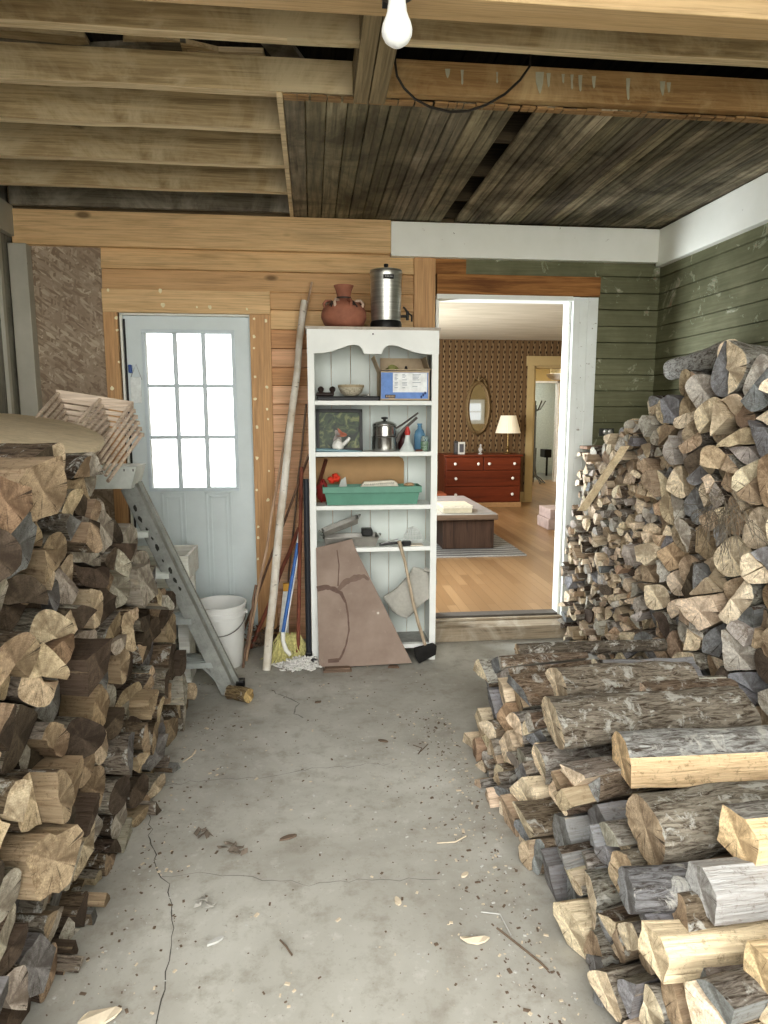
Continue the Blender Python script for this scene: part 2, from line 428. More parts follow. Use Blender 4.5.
m = MB(); m.box((.652, WB-.03, 0), (.79, WB-.001, 2.472)); t = m.build('trim_6', M['pineV'], bevel=.003); struct(t, 'upright pine board behind the shelf unit', 'trim')
m = MB(); m.box((.80, WB-.03, 2.255), (1.88, WB-.001, 2.378)); t = m.build('trim_7', M['rust'], bevel=.003); struct(t, 'reddish brown header board over the open doorway', 'trim')
# left door casing with filler dabs
dab = plain('filler', (.85, .78, .55), .8)
m = MB()
m.box((-1.253, WB-.032, 2.112), (-.249, WB-.001, 2.248)); t = m.build('trim_8', M['pinelite'], bevel=.003); struct(t, 'pine head casing over the white door', 'trim')
def dabs(parent, pts, rr=.011):
    m = MB()
    for (px, py) in pts:
        p = atY(px, py, WB-.0335); r = rr*R.uniform(.6, 1.3); k = 8
        poly = [p+Vector((math.cos(2*PI*i/k)*r*R.uniform(.6, 1.2), 0, math.sin(2*PI*i/k)*r*R.uniform(.6, 1.4))) for i in range(k)]
        m.prism(poly, (0, .002, 0))
    m.build('filler_dab', dab, parent=parent)
dabs(t, [(108,290),(160,291),(163,305),(197,307),(210,307),(247,309)])
m = MB(); m.box((-.377, WB-.032, 0), (-.249, WB-.001, 2.111)); t = m.build('trim_9', M['pineV'], bevel=.003); struct(t, 'pine side casing right of the white door, dabbed with filler', 'trim')
dabs(t, [(254,319),(266,321),(254,337),(254,348),(255,377),(267,387),(255,399),(267,409),(268,419),(257,427),(257,458),(269,471),(257,490),(268,500),(258,527),(258,538),(258,559)])
m = MB(); m.box((-1.253, WB-.032, 0), (-1.172, WB-.001, 2.111)); t = m.build('trim_10', M['pineV'], bevel=.003); struct(t, 'pine side casing left of the white door', 'trim')
dabs(t, [(116,318),(117,330),(119,362),(112,388)])
# white casing of the open doorway, jambs and sill
m = MB(); m.box((1.70, WB-.026, 0), (1.87, WB+.0, 2.25)); m.box((1.70, WB-.038, 0), (1.745, WB-.024, 2.25))
m.box((1.80, WB-.032, 0), (1.87, WB-.024, 2.25))
t = m.build('trim_11', paint('chipped_white_casing', (.80, .84, .82), (.22, .18, .14), .42, .6, 26, (.55, .56, .5), .35), bevel=.003); struct(t, 'white chipped casing right of the open doorway', 'trim')
m = MB(); m.box((1.682, WB, .11), (1.70, WB+.10, 2.245)); m.box((.80, WB, .11), (.82, WB+.10, 2.245)); m.box((.80, WB, 2.225), (1.70, WB+.10, 2.25))
m.box((.80, WB-.03, 2.225), (1.70, WB, 2.255))
t = m.build('trim_12', M['white'], bevel=.003); struct(t, 'white door frame lining of the open doorway', 'trim')
m = MB(); m.box((.76, 4.17, .0), (1.74, WB+.02, .095)); m.box((.79, WB-.04, .095), (1.72, WB+.02, .112))
t = m.build('trim_13', M['jamb'], bevel=.006); struct(t, 'worn wooden doorstep under the open doorway', 'trim')
m = MB(); m.box((.82, WB-.01, .112), (1.682, WB+.08, .126)); t = m.build('trim_14', plain('dark_threshold', (.10, .09, .08), .5), bevel=.003); struct(t, 'dark metal threshold strip of the open doorway', 'trim')

# white steel door with nine panes
dm = plain('door_paint', (.66, .73, .74), .45, 0, .04, 6)
dr = bpy.data.objects.new('door_1', None); COL.objects.link(dr); dr.location = (-1.15, WB+.02, .02); dr['_o'] = tuple(dr.location); struct(dr, 'pale blue grey steel door with nine window panes', 'door')
dx0, dx1, dz0, dz1 = -1.150, -.384, .02, 2.098
pa = atY(145, 333, WB+.02); pb = atY(236, 487, WB+.02)
gx0, gx1, gz0, gz1 = pa.x, pb.x, pb.z, pa.z
m = MB(); ya, yb = WB+.02, WB+.06
m.box((dx0, ya, dz0), (gx0, yb, dz1)); m.box((gx1, ya, dz0), (dx1, yb, dz1)); m.box((gx0, ya, gz1), (gx1, yb, dz1)); m.box((gx0, ya, dz0), (gx1, yb, gz0))
m.build('door_leaf', dm, parent=dr)
m = MB(); w = .022
for (a, b, c, d) in [(gx0-w, gx1+w, gz1, gz1+w), (gx0-w, gx1+w, gz0-w, gz0), (gx0-w, gx0, gz0, gz1), (gx1, gx1+w, gz0, gz1)]:
    m.box((a, ya-.012, c), (b, ya, d))
for i in (1, 2):
    x = gx0+(gx1-gx0)*i/3; m.box((x-.012, ya-.004, gz0), (x+.012, ya+.03, gz1))
    z = gz0+(gz1-gz0)*i/3; m.box((gx0, ya-.002, z-.011), (gx1, ya+.028, z+.011))
m.build('glazing_bars', plain('door_bars', (.62, .70, .74), .5, 0, .03), parent=dr, bevel=.003)
g = NT('window_glass'); g.out((.95, .97, 1), .03); g.b.inputs['Transmission Weight'].default_value = 1; g.b.inputs['IOR'].default_value = 1.1
m = MB(); m.box((gx0, ya+.014, gz0), (gx1, ya+.018, gz1)); m.build('pane', g.m, parent=dr)
for (a, b) in ((atY(162, 514, ya).x, atY(186, 514, ya).x), (atY(206, 514, ya).x, atY(232, 514, ya).x)):
    z1 = 1.0; z0 = .28; m = MB()
    for k, dd in ((0, .007), (.026, .005)):
        for (q, r_, s_, u) in [(a+k, b-k, z1-.014-k, z1-k), (a+k, b-k, z0+k, z0+.014+k), (a+k, a+.014+k, z0+k, z1-k), (b-.014-k, b-k, z0+k, z1-k)]:
            m.box((q, ya-dd, s_), (r_, ya, u))
    m.build('embossed_panel', dm, parent=dr, bevel=.003)
m = MB(); m.box((D1[0], WB, 0), (dx0-.002, WB+.1, dz1+.01)); m.box((dx1+.002, WB, 0), (D1[1], WB+.1, dz1+.01)); m.box((D1[0], WB, dz1+.002), (D1[1], WB+.1, 2.112)); m.box((D1[0], WB, 0), (D1[1], WB+.1, .018))
m.build('door_frame', M['white'], parent=dr)
m = MB(); m.box((dx0, ya-.004, dz1-.02), (dx0+.012, ya, dz0)); m.build('weather_strip', plain('black_rubber', (.03, .03, .03), .6), parent=dr)
# packet hanging by the door
t = thing('hanging_tag', 'clear plastic packet with a blue clip hanging on left edge of the white door', 'tag', atY(135, 400, WB))
cp = plain('clear_plastic', (.80, .84, .83), .25)
p = atY(131, 368, WB); m = MB(); m.box((p.x-.015, WB-.012, p.z-.03), (p.x+.004, WB+.019, p.z+.02)); m.build('clip', plain('blue_plastic', (.06, .12, .35), .4), parent=t, bevel=.004)
a = atY(130, 377, WB+.01); b = atY(142, 403, WB+.01); m = MB(); m.box((a.x, WB+.010, b.z), (b.x, WB+.019, a.z)); m.build('packet', cp, parent=t, bevel=.003)
m = MB(); m.tube([atY(131, 377, WB+.012), atY(136, 364, WB+.006), atY(142, 380, WB+.012)], .0018, 6); m.build('string', plain('grey_string', (.3, .3, .3)), parent=t)

# ------------------------------------------------------------------ ceiling
m = MB(); x = XL-.1
while x < XR+.2:
    w = .14; m.box((x, .3, 3.00+R.uniform(0, .01)), (x+w-.008, WB+.1, 3.03)); x += w
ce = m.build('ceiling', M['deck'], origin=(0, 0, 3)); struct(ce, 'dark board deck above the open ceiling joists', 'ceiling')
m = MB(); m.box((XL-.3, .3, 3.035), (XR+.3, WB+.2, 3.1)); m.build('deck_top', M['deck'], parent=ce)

jm = {'C': M['joist'], 'D': M['joist'], 'E': M['joist'], 'F': M['joistdark']}
def joist(yf, x0, x1, mat, label, h=.19, z=CZ+.012, t=.045, edge=True, sag=0):
    z0_vis = yf < 2.6
    m = MB(); k = 24; pr = []
    for i in range(k+1):
        x = x0+(x1-x0)*i/k; w = mnoise.noise(Vector((x*2.2, yf*7, 0)))*.006
        pr.append((x, w))
    vs = []; 
    for x, w in pr:
        for (yy, zz) in ((yf, z+w), (yf, z+h), (yf+t, z+h), (yf+t, z+w)): vs.append((x, yy, zz))
    fs = []; mi = []
    n = len(pr)
    for i in range(n-1):
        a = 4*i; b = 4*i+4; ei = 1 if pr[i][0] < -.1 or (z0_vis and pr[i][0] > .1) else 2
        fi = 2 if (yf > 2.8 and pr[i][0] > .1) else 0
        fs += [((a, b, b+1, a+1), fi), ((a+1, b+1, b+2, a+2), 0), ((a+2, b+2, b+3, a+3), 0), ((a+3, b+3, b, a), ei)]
    fs += [((0, 1, 2, 3), 0), ((4*n-4, 4*n-3, 4*n-2, 4*n-1), 0)]
    m.v = [Vector(v) for v in vs]
    for f, q in fs: m.f.append(f); m.mi.append(q); m.sm.append(False); m.tint.append((1, 1, 1))
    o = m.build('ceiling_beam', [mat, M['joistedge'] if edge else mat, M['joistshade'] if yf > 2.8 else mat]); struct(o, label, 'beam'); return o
JL = [('first', 'bare grey brown joist nearest the yellow beam, left of the cross boards', 2.385, XL, .18, M['joist'], .22),
      ('', 'bare saw-marked joist at the edge of the beadboard, left part', 2.70, XL, .18, M['joist'], .19)]
joist(2.36, XL+.03, .175, M['joist'], 'bare grey brown joist in front, left of the cross boards', .2)
joist(2.34, .295, XR-.05, M['joist'], 'bare brown joist in front, right of the cross boards', .18)
joist(2.735, XL+.03, .175, M['joist'], 'bare saw-marked joist beside the beadboard, left of the cross boards', .118)
jb = joist(2.700, .295, XR-.05, M['joiststain'], 'reddish brown joist with pale drip stains above the hanging wire', .118, edge=False)
dm_ = plain('pale_drip', (.46, .44, .33), .7)
for (cx_, cy0, cy1, w_) in ((153, 132, 150, 5), (181, 134, 163, 3), (248, 138, 160, 2), (330, 138, 180, 8), (347, 140, 168, 4), (375, 142, 160, 3), (392, 143, 172, 3), (408, 144, 176, 4), (434, 146, 170, 4), (500, 150, 192, 4), (566, 156, 184, 5), (578, 158, 178, 4)):
    a_ = atY(368+(cx_-w_)/1.92, cy0/1.92, 2.697); b_ = atY(368+(cx_+w_)/1.92, cy0/1.92, 2.697); c_ = atY(368+cx_/1.92, cy1/1.92, 2.697); mz = (a_.z+c_.z)/2
    mm_ = MB(); mm_.prism([a_, b_, Vector((b_.x-.002, 2.697, mz)), Vector((c_.x+.004, 2.697, c_.z+.006)), c_, Vector((c_.x-.004, 2.697, c_.z+.006)), Vector((a_.x+.003, 2.697, mz))], (0, .002, 0)); mm_.build('paint_drip', dm_, parent=jb)
joist(3.08, XL+.03, XR-.05, M['joist'], 'third bare ceiling joist from the wall on the left', .2)
joist(3.50, XL+.03, XR-.05, M['joist'], 'ceiling joist with dark cracks, second bare one from the wall', .2)
joist(3.90, XL+.03, XR-.05, M['joist'], 'last pale ceiling joist before the back wall', .2)
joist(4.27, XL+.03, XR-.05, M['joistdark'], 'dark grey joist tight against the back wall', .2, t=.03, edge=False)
# yellow beam at front (two lengths of new lumber)
m = MB(); m.box((XL, 1.93, 2.60), (XR+.02, 2.035, 2.615)); m.box((XL, 1.945, 2.615), (XR+.02, 2.03, 2.85))
o = m.build('ceiling_beam', wood('new_lumber', (.60, .44, .25), (.46, .31, .16), 0, 22, True, .6, contrast=.9), bevel=.004); struct(o, 'new yellow pine beam at the top edge with the light bulb', 'beam')
# cross boards
for i, (a, b) in enumerate(((.172, .228), (.232, .294))):
    m = MB(); z = CZ-.005; m.prism([(a, 2.04, z), (b, 2.04, z), (b+.004, 2.76, z), (a+.004, 2.76, z)], (0, 0, .02))
    m.box((a, 2.05, z+.02), (b, 2.74, z+.12))
    o = m.build('ceiling_beam', wood('cross_board', (.36, .29, .18), (.19, .15, .09), 1, 30, True, .9)); struct(o, ['left','right'][i]+' one of two short boards nailed across under the joists', 'beam')
# broken roof boards glimpsed between joists
for i, (px, py, ang, l, mt) in enumerate([(60, 52, .1, .5, M['joistdark']), (185, 50, .35, .45, M['joist']), (228, 58, -.05, .3, M['joistedge']), (285, 56, 1.2, .3, M['joistdark']), (20, 38, .05, .5, M['joist']), (130, 52, -.2, .5, M['joistdark'])]):
    p = atZ(px, py, 2.93)
    m = MB(); mm = Matrix.Translation(p) @ Matrix.Rotation(ang, 4, 'Z') @ Matrix.Rotation(.1, 4, 'X')
    m.box((-l/2, -.06, 0), (l/2, .06, .018), 0, mm)
    m.build('deck_board', mt, parent=ce)

# beadboard ceiling: one surface, boards in two fields with a missing board between
m = MB(); x = -.09; i = 0
while x < XR-.05:
    w = .083 if x > .92 else .083
    if .80 < x < .90: x = .905; continue
    y0b = 2.755 + R.uniform(-.012, .012); t = R.uniform(.6, 1.25); tt = (t, t*R.uniform(.96, 1), t*R.uniform(.9, 1))
    if R.random() < .15: tt = tuple(q*1.35 for q in tt)
    zz = CZ+R.uniform(0, .004)
    y1b = WB-.02
    skew = 0.0
    m.box((x, y0b, zz), (x+w-.004, y1b, zz+.012), 0, None, tt)
    m.box((x+.004, y0b, zz-.003), (x+w*.5-.006, y1b, zz), 0, None, tt)
    m.box((x+w*.5, y0b, zz-.003), (x+w-.009, y1b, zz), 0, None, tuple(q*.93 for q in tt))
    x += w; i += 1
bd = m.build('ceiling', M['bead'], origin=(0, 3, CZ)); struct(bd, 'dark weathered beadboard ceiling with one board missing', 'ceiling')
m = MB(); m.prism([(-.115, 2.74, CZ-.008), (-.093, 2.74, CZ-.008), (-.093, WB-.06, CZ-.008), (-.115, WB-.06, CZ-.008)], (0, 0, .02)); m.build('edge_strip', M['joistedge'], parent=bd)
m = MB(); x = -.09
while x < XR-.06:   # splintered board ends
    w = R.uniform(.02, .06); m.box((x, 2.735+R.uniform(-.006, .01), CZ-.004), (x+w, 2.77, CZ+.004)); x += w+R.uniform(0, .01)
m.build('splintered_edge', wood('torn_wood', (.42, .27, .13), (.2, .12, .06), 0, 60, False), parent=bd)

# bulb and holder
p = atY(397, 20, 1.86); bx, by = p.x, p.y; zb = atY(397, 47, 1.86).z; zt = 2.66
t = thing('light_bulb', 'white light bulb in a black socket under the yellow beam', 'bulb', (bx, by, zb))
bm_ = NT('bulb_glass'); bm_.out((.88, .90, .88), .35); bm_.b.inputs['Emission Color'].default_value = (1, 1, 1, 1); bm_.b.inputs['Emission Strength'].default_value = .12
r = .038; r = .040; prof = [(0, 0), (r*.45, .004), (r*.78, .014), (r*.97, .028), (r, .040), (r*.93, .052), (r*.76, .068), (r*.64, .082), (r*.6, .096), (.022, .104)]
m = MB(); m.lathe(prof, (bx, by, zb), 32); m.build('globe', bm_.m, parent=t)
m = MB(); m.lathe([(.020, .10), (.023, .106), (.023, .115), (.026, .117), (.026, .15)], (bx, by, zb), 24); m.build('collar', plain('white_ceramic', (.8, .8, .78), .3), parent=t)
m = MB(); m.lathe([(.028, .0), (.046, .006), (.05, .03), (.05, .05)], (bx, by, zb+.118), 28); m.box((bx-.03, by, zb+.135), (bx+.03, 1.945, zb+.20)); m.build('socket', plain('black_bakelite', (.015, .015, .017), .35), parent=t)
# drooping wire
W = [(395, 62), (397, 76), (404, 88), (415, 99), (430, 107), (450, 112), (468, 111), (486, 105), (505, 94), (520, 80), (530, 66)]
pts = [atY(a, b, 2.60+.06*math.sin(i/10*PI)) for i, (a, b) in enumerate(W)]
pts = [Vector((pts[0].x, 2.62, 2.95))]+pts+[Vector((pts[-1].x, 2.62, 2.95))]
m = MB(); m.tube(pts, .0045, 8); o = m.build('hanging_wire', plain('black_cable', (.03, .025, .02), .5)); tag(o, 'thin black wire drooping in a loop below the joists', 'wire')

# ------------------------------------------------------------------ firewood
def clip(poly, typ, nx, ny, c, newtype):
    """keep nx*x+ny*y<=c ; typ[i] = type of edge i->i+1"""
    out = []; ot = []
    n = len(poly)
    for i in range(n):
        a = poly[i]; b = poly[(i+1) % n]; da = nx*a[0]+ny*a[1]-c; db = nx*b[0]+ny*b[1]-c
        if da <= 0:
            out.append(a)
            if db <= 0: ot.append(typ[i])
            else:
                t = da/(da-db); ot.append(typ[i]); out.append((a[0]+(b[0]-a[0])*t, a[1]+(b[1]-a[1])*t)); ot.append(newtype)
        elif db <= 0:
            t = da/(da-db); out.append((a[0]+(b[0]-a[0])*t, a[1]+(b[1]-a[1])*t)); ot.append(typ[i])
    return out, ot
def area(P):
    return .5*abs(sum(P[i][0]*P[(i+1) % len(P)][1]-P[(i+1) % len(P)][0]*P[i][1] for i in range(len(P))))
def cen(P):
    A = 0; cx = cy = 0
    for i in range(len(P)):
        a = P[i]; b = P[(i+1) % len(P)]; w = a[0]*b[1]-b[0]*a[1]; A += w; cx += (a[0]+b[0])*w; cy += (a[1]+b[1])*w
    return (cx/(3*A), cy/(3*A)) if abs(A) > 1e-9 else P[0]
def cells(pts, inside, rr, floor=0.0):
    res = []
    for i, p in enumerate(pts):
        rad = rr(*p)
        poly = [(p[0]-3*rad, p[1]-3*rad), (p[0]+3*rad, p[1]-3*rad), (p[0]+3*rad, p[1]+3*rad), (p[0]-3*rad, p[1]+3*rad)]; typ = ['b']*4
        for j, q in enumerate(pts):
            if i == j: continue
            dx, dy = q[0]-p[0], q[1]-p[1]
            if dx*dx+dy*dy > 36*rad*rad: continue
            mx, my = (p[0]+q[0])/2, (p[1]+q[1])/2
            poly, typ = clip(poly, typ, dx, dy, dx*mx+dy*my, 'b')
            if len(poly) < 3: break
        if len(poly) >= 3: poly, typ = clip(poly, typ, 0, -1, -floor, 'b')
        res.append((poly, typ))
    return res
def scatter(box, rr, rnd, iters=2):
    pts = []; u0, u1, v0, v1 = box; fails = 0
    while fails < 900:
        p = (rnd.uniform(u0, u1), rnd.uniform(v0, v1)); r = rr(*p)
        if all((p[0]-q[0])**2+(p[1]-q[1])**2 > (1.45*r)**2 for q in pts): pts.append(p); fails = 0
        else: fails += 1
    return pts

PALE = (.76, .65, .49); TAN = (.49, .39, .28); GREY = (.285, .29, .30); DARK = (.14, .11, .085); SILV = (.53, .50, .45); WARM = (.47, .35, .24)
TONES = {'pale': PALE, 'tan': TAN, 'grey': GREY, 'dark': DARK, 'silvery': SILV, 'orange-brown': WARM}

def log_mesh(poly, typ, pith, L, rnd, tone, barkc, tilt=.25, taper=.9, seglen=.07, rough=1.0):
    """poly in section coords; returns verts, faces, mats, uvs, cols relative to pith; x axis outward, from 0 to -L"""
    P = [(a-pith[0], b-pith[1]) for a, b in poly]; T = list(typ)
    # round corners between two bark edges
    for it in range(2):
        Q = []; QT = []; n = len(P)
        for i in range(n):
            prev = T[i-1]; a = P[i]; b = P[(i+1) % n]; z = P[i-1]
            if prev == 'b' and T[i] == 'b':
                q1 = (a[0]+(z[0]-a[0])*.25, a[1]+(z[1]-a[1])*.25); q2 = (a[0]+(b[0]-a[0])*.25, a[1]+(b[1]-a[1])*.25)
                Q += [q1, q2]; QT += ['b', 'b']
            else: Q.append(a); QT.append(T[i])
        P, T = Q, QT
    # resample split edges
    Q = []; QT = []; n = len(P)
    for i in range(n):
        a = P[i]; b = P[(i+1) % n]; d = math.hypot(b[0]-a[0], b[1]-a[1]); k = max(1, int(round(d/.028)))
        if d < .004: continue
        for j in range(k):
            t = j/k; j1 = 0 if j == 0 else rnd.gauss(0, .0030)*rough
            Q.append((a[0]+(b[0]-a[0])*t+j1, a[1]+(b[1]-a[1])*t+j1)); QT.append(T[i])
    P, T = Q, QT; n = len(P)
    if n < 3: return None
    C = cen(P); C = (C[0], C[1])
    secs = max(4, int(L/seglen)); tx, tt = rnd.uniform(-tilt, tilt), rnd.uniform(-tilt*.6, tilt)
    V = []; Fs = []; MI = []; UV = []
    seed = rnd.uniform(0, 100); per = [0]
    for i in range(n): per.append(per[-1]+math.hypot(P[(i+1) % n][0]-P[i][0], P[(i+1) % n][1]-P[i][1]))
    ox, oy = rnd.uniform(-20, 20), rnd.uniform(-20, 20)
    bx_ = rnd.gauss(0, .012); by_ = rnd.gauss(0, .008)
    for s in range(secs+1):
        f = s/secs; X = -L*f; sc = 1-(1-taper)*f
        bow = math.sin(f*PI)
        for i in range(n):
            w = 1 + rough*(.05 if f < .01 else .10)*mnoise.noise(Vector((P[i][0]*14+seed, P[i][1]*14, f*5)))
            y = C[0]+(P[i][0]-C[0])*sc*w + bx_*bow*.3; z = C[1]+(P[i][1]-C[1])*sc*w + by_*bow*.3
            xx = X + (tx*P[i][0]+tt*P[i][1])*(1-f) + (rnd.gauss(0, .0012)*rough if s == 0 else 0)
            V.append((xx, y, z))
    for s in range(secs):
        for i in range(n):
            j = (i+1) % n
            Fs.append((s*n+i, s*n+j, (s+1)*n+j, (s+1)*n+i)); MI.append(2 if T[i] == 'b' else 1)
            u0, u1 = ox+L*s/secs, ox+L*(s+1)/secs
            UV.append(((u0, oy+per[i]), (u0, oy+per[i+1]), (u1, oy+per[i+1]), (u1, oy+per[i])))
    # caps with an inner ring
    for (base, cx, sgn) in ((0, 0, 1), (secs*n, -L, -1)):
        o = len(V); f = 0 if sgn == 1 else 1
        sc = 1 if sgn == 1 else taper
        for i in range(n):
            y = C[0]+(P[i][0]-C[0])*sc*.55; z = C[1]+(P[i][1]-C[1])*sc*.55
            V.append((cx+(tx*y+tt*z)*(1-f)+rnd.gauss(0, .0010)*rough, y, z))
        V.append((cx+(tx*C[0]+tt*C[1])*(1-f)+rnd.gauss(0, .001), C[0], C[1])); c = len(V)-1
        for i in range(n):
            j = (i+1) % n
            a = (base+i, o+i, o+j, base+j) if sgn == 1 else (base+j, o+j, o+i, base+i)
            Fs.append(a); MI.append(0); UV.append(tuple((V[q][1], V[q][2]) for q in a))
            a = (o+i, c, o+j) if sgn == 1 else (o+j, c, o+i)
            Fs.append(a); MI.append(0); UV.append(tuple((V[q][1], V[q][2]) for q in a))
    return V, Fs, MI, UV, tone, barkc

def finish(name, parts, loc=None, mat=None):
    """parts: list of (meshdata, Matrix)"""
    V = []; Fs = []; MI = []; UV = []; CT = []; CB = []
    for d, mx in parts:
        o = len(V)
        V += [(mx @ Vector(p)) if mx is not None else Vector(p) for p in d[0]]
        for f, mi, uv in zip(d[1], d[2], d[3]):
            Fs.append(tuple(q+o for q in f)); MI.append(mi)
            for q in uv: UV.append(q); CT.append(d[4]); CB.append(d[5])
    me = bpy.data.meshes.new(name); me.from_pydata(V, [], Fs)
    for q in LOGM: me.materials.append(q)
    me.polygons.foreach_set('material_index', MI)
    me.polygons.foreach_set('use_smooth', [q == 2 for q in MI])
    u = me.uv_layers.new(name='uv'); flat = [c for q in UV for c in q]; u.data.foreach_set('uv', flat)
    a = me.color_attributes.new('tint', 'FLOAT_COLOR', 'CORNER'); a.data.foreach_set('color', [c for q in CT for c in (*q, 1)])
    a = me.color_attributes.new('bark', 'FLOAT_COLOR', 'CORNER'); a.data.foreach_set('color', [c for q in CB for c in (*q, 1)])
    me.update(); me.set_sharp_from_angle(angle=math.radians(38))
    o = bpy.data.objects.new(name, me); COL.objects.link(o)
    if mat is not None: o.matrix_world = mat
    return o

BARKS = {'b': (.33, .26, .19), 'g': (.44, .40, .34), 'd': (.17, .13, .10), 's': (.55, .52, .46)}
ALL = []
def jit(c, rnd, a=.14):
    k = 1+rnd.uniform(-a, a); return tuple(max(.01, min(1, q*k*(1+rnd.uniform(-.03, .03)))) for q in c)
def pile(key, box, inside, rr, side, x0, theta, L, tones, barks, rnd, split, protr=.04, shrink=.94, floor=0.0):
    pts = scatter(box, rr, rnd)
    for it in range(1):
        cs = cells(pts, inside, rr, floor)
        pts = [cen(c[0]) if len(c[0]) > 2 else p for c, p in zip(cs, pts)]
    cs = cells(pts, inside, rr, floor)
    for p, (poly, typ) in zip(pts, cs):
        if len(poly) < 3 or not inside(*p): continue
        c0 = cen(poly); A = area(poly)
        pieces = []
        q = rnd.random(); r = rr(*p)
        pr = split(*p)
        if q < pr[0]: pieces.append((poly, ['b']*len(poly), 'round'))
        elif q < pr[0]+pr[1]:   # halves
            a = rnd.uniform(0, PI); nx, ny = math.cos(a), math.sin(a); c = nx*c0[0]+ny*c0[1]+rnd.gauss(0, r*.1)
            for s in (1, -1):
                pp, tp = clip(poly, typ, nx*s, ny*s, c*s, 's'); pieces.append((pp, tp, 'half-round'))
        elif q < pr[0]+pr[1]+pr[2]:  # wedges
            a = rnd.uniform(0, PI)
            sub = []
            for s in (1, -1):
                nx, ny = math.cos(a)*s, math.sin(a)*s
                pp, tp = clip(poly, typ, nx, ny, nx*c0[0]+ny*c0[1], 's'); sub.append((pp, tp))
            b = a+PI/2+rnd.gauss(0, .3)
            for pp, tp in sub:
                if rnd.random() < .75:
                    for s in (1, -1):
                        nx, ny = math.cos(b)*s, math.sin(b)*s
                        p3, t3 = clip(pp, tp, nx, ny, nx*c0[0]+ny*c0[1], 's'); pieces.append((p3, t3, 'wedge-shaped'))
                else: pieces.append((pp, tp, 'half-round'))
        else: pieces.append((poly, ['s']*len(poly), 'squarish'))
        for pp, tp, shape in pieces:
            if len(pp) < 3 or area(pp) < .0007: continue
            cc = cen(pp); sh = shrink
            P2 = [(cc[0]+(a[0]-cc[0])*sh, cc[1]+(a[1]-cc[1])*sh) for a in pp]
            ap = area(P2)
            th = theta(*cc)+rnd.gauss(0, .03)
            ws = [w for _, w in tones(*cc)]; tn = rnd.choices([t for t, _ in tones(*cc)], ws)[0]
            ll = L(*cc)*rnd.uniform(.92, 1.05); off = rnd.gauss(0, protr); off = max(-1.8*protr, min(1.8*protr, off))
            ALL.append(dict(key=key, poly=P2, typ=tp, cc=cc, pith=c0, shape=shape, area=ap, th=th, tone=tn, L=ll, off=off, side=side, x=x0(*cc), bark=rnd.choice(barks), seed=rnd.random()))

rA, rB, rC = random.Random(5), random.Random(23), random.Random(31)
# left pile : face x=-.68, y 1.15 .. 3.4, top profile falls towards the ladder
def topL(u): 
    pts = [(1.0, 1.38), (2.05, 1.37), (2.25, 1.32), (2.38, 1.20), (2.5, 1.09), (2.68, .96), (2.88, .72), (3.06, .44), (3.22, .20), (3.34, 0)]
    for (a, b), (c, d) in zip(pts[:-1], pts[1:]):
        if a <= u <= c: return b+(d-b)*(u-a)/(c-a)
    return -1
def inL(u, v): return 1.25 < u < 3.40 and 0 < v < topL(u)
pile('left', (1.0, 3.6, -.08, 1.6), inL, lambda u, v: .077 if v > .75 else .069, 'L', lambda u, v: -.665-.045*max(0, (2.6-u))-.02*v, lambda u, v: .20+.12*(v > .8), lambda u, v: .46,
     lambda u, v: [('pale', 1.3), ('tan', 3.6), ('grey', 1.2), ('dark', 2.6), ('silvery', 2.4), ('orange-brown', .25)], ['b', 'g', 'd', 'g', 'b', 's'], rA, lambda u, v: (.22, .3, .26, .22), .045)
# tall right pile : face x=1.72, y 2.0 .. 4.3
def topR(u):
    pts = [(1.9, 1.70), (2.75, 1.70), (3.1, 1.66), (3.3, 1.58), (3.45, 1.46), (3.7, 1.37), (3.95, 1.28), (4.31, 1.22)]
    for (a, b), (c, d) in zip(pts[:-1], pts[1:]):
        if a <= u <= c: return b+(d-b)*(u-a)/(c-a)
    return -1
def rrR(u, v):
    if u < 2.9: return .090
    if u < 3.4: return .090-.053*(u-2.9)/.5
    return .037
def inR(u, v): return 1.95 < u < 4.22 and 0 < v < topR(u)
pile('right', (1.8, 4.40, -.08, 1.9), inR, rrR, 'R', lambda u, v: 1.70+.035*v, lambda u, v: .42 if u < 3.3 else max(.05, .42-.42*(u-3.3)/.85), lambda u, v: .48 if u < 3.6 else .34,
     lambda u, v: [('pale', 4.0), ('tan', 3.0), ('grey', 1.8 if u < 3.3 else .5), ('dark', .6), ('silvery', 2.0), ('orange-brown', .3)], ['b', 'g', 's', 'd', 'g'], rB,
     lambda u, v: (.10, .38, .34, .18) if u < 3.3 else (.02, .30, .42, .26), .045)
# low stack : face x=.68, y 1.0 .. 2.85
def topS(u):
    return .40 if u < 1.9 else .43
def inS(u, v): return 1.0 < u < 2.84 and 0 < v < topS(u)-.02
pile('low', (.85, 3.0, -.08, .62), inS, lambda u, v: .070, 'R', lambda u, v: .69+.28*v, lambda u, v: .16, lambda u, v: .50-.2*v,
     lambda u, v: [('pale', 4.2), ('tan', 1.6), ('grey', 2.6), ('silvery', 1.2), ('orange-brown', .5)], ['g', 's', 'b'], rC, lambda u, v: (.03, .22, .37, .38), .032)
# second rows, largely hidden
rD = random.Random(77)
pile('back', (1.0, 3.4, -.08, 1.6), lambda u, v: 1.2 < u < 3.22 and 0 < v < 1.30, lambda u, v: .10, 'L', lambda u, v: -1.19, lambda u, v: .05, lambda u, v: .48,
     lambda u, v: [('tan', 1), ('dark', 1), ('silvery', 1)], ['b', 'd'], rD, lambda u, v: (.3, .4, .2, .1), .02)
pile('back', (.85, 3.0, -.08, .62), lambda u, v: 1.0 < u < 2.78 and 0 < v < .40, lambda u, v: .085, 'R', lambda u, v: 1.235, lambda u, v: .04, lambda u, v: .40,
     lambda u, v: [('pale', 1), ('grey', 1), ('silvery', 1)], ['g', 's', 'b'], rD, lambda u, v: (.2, .4, .2, .2), .02)

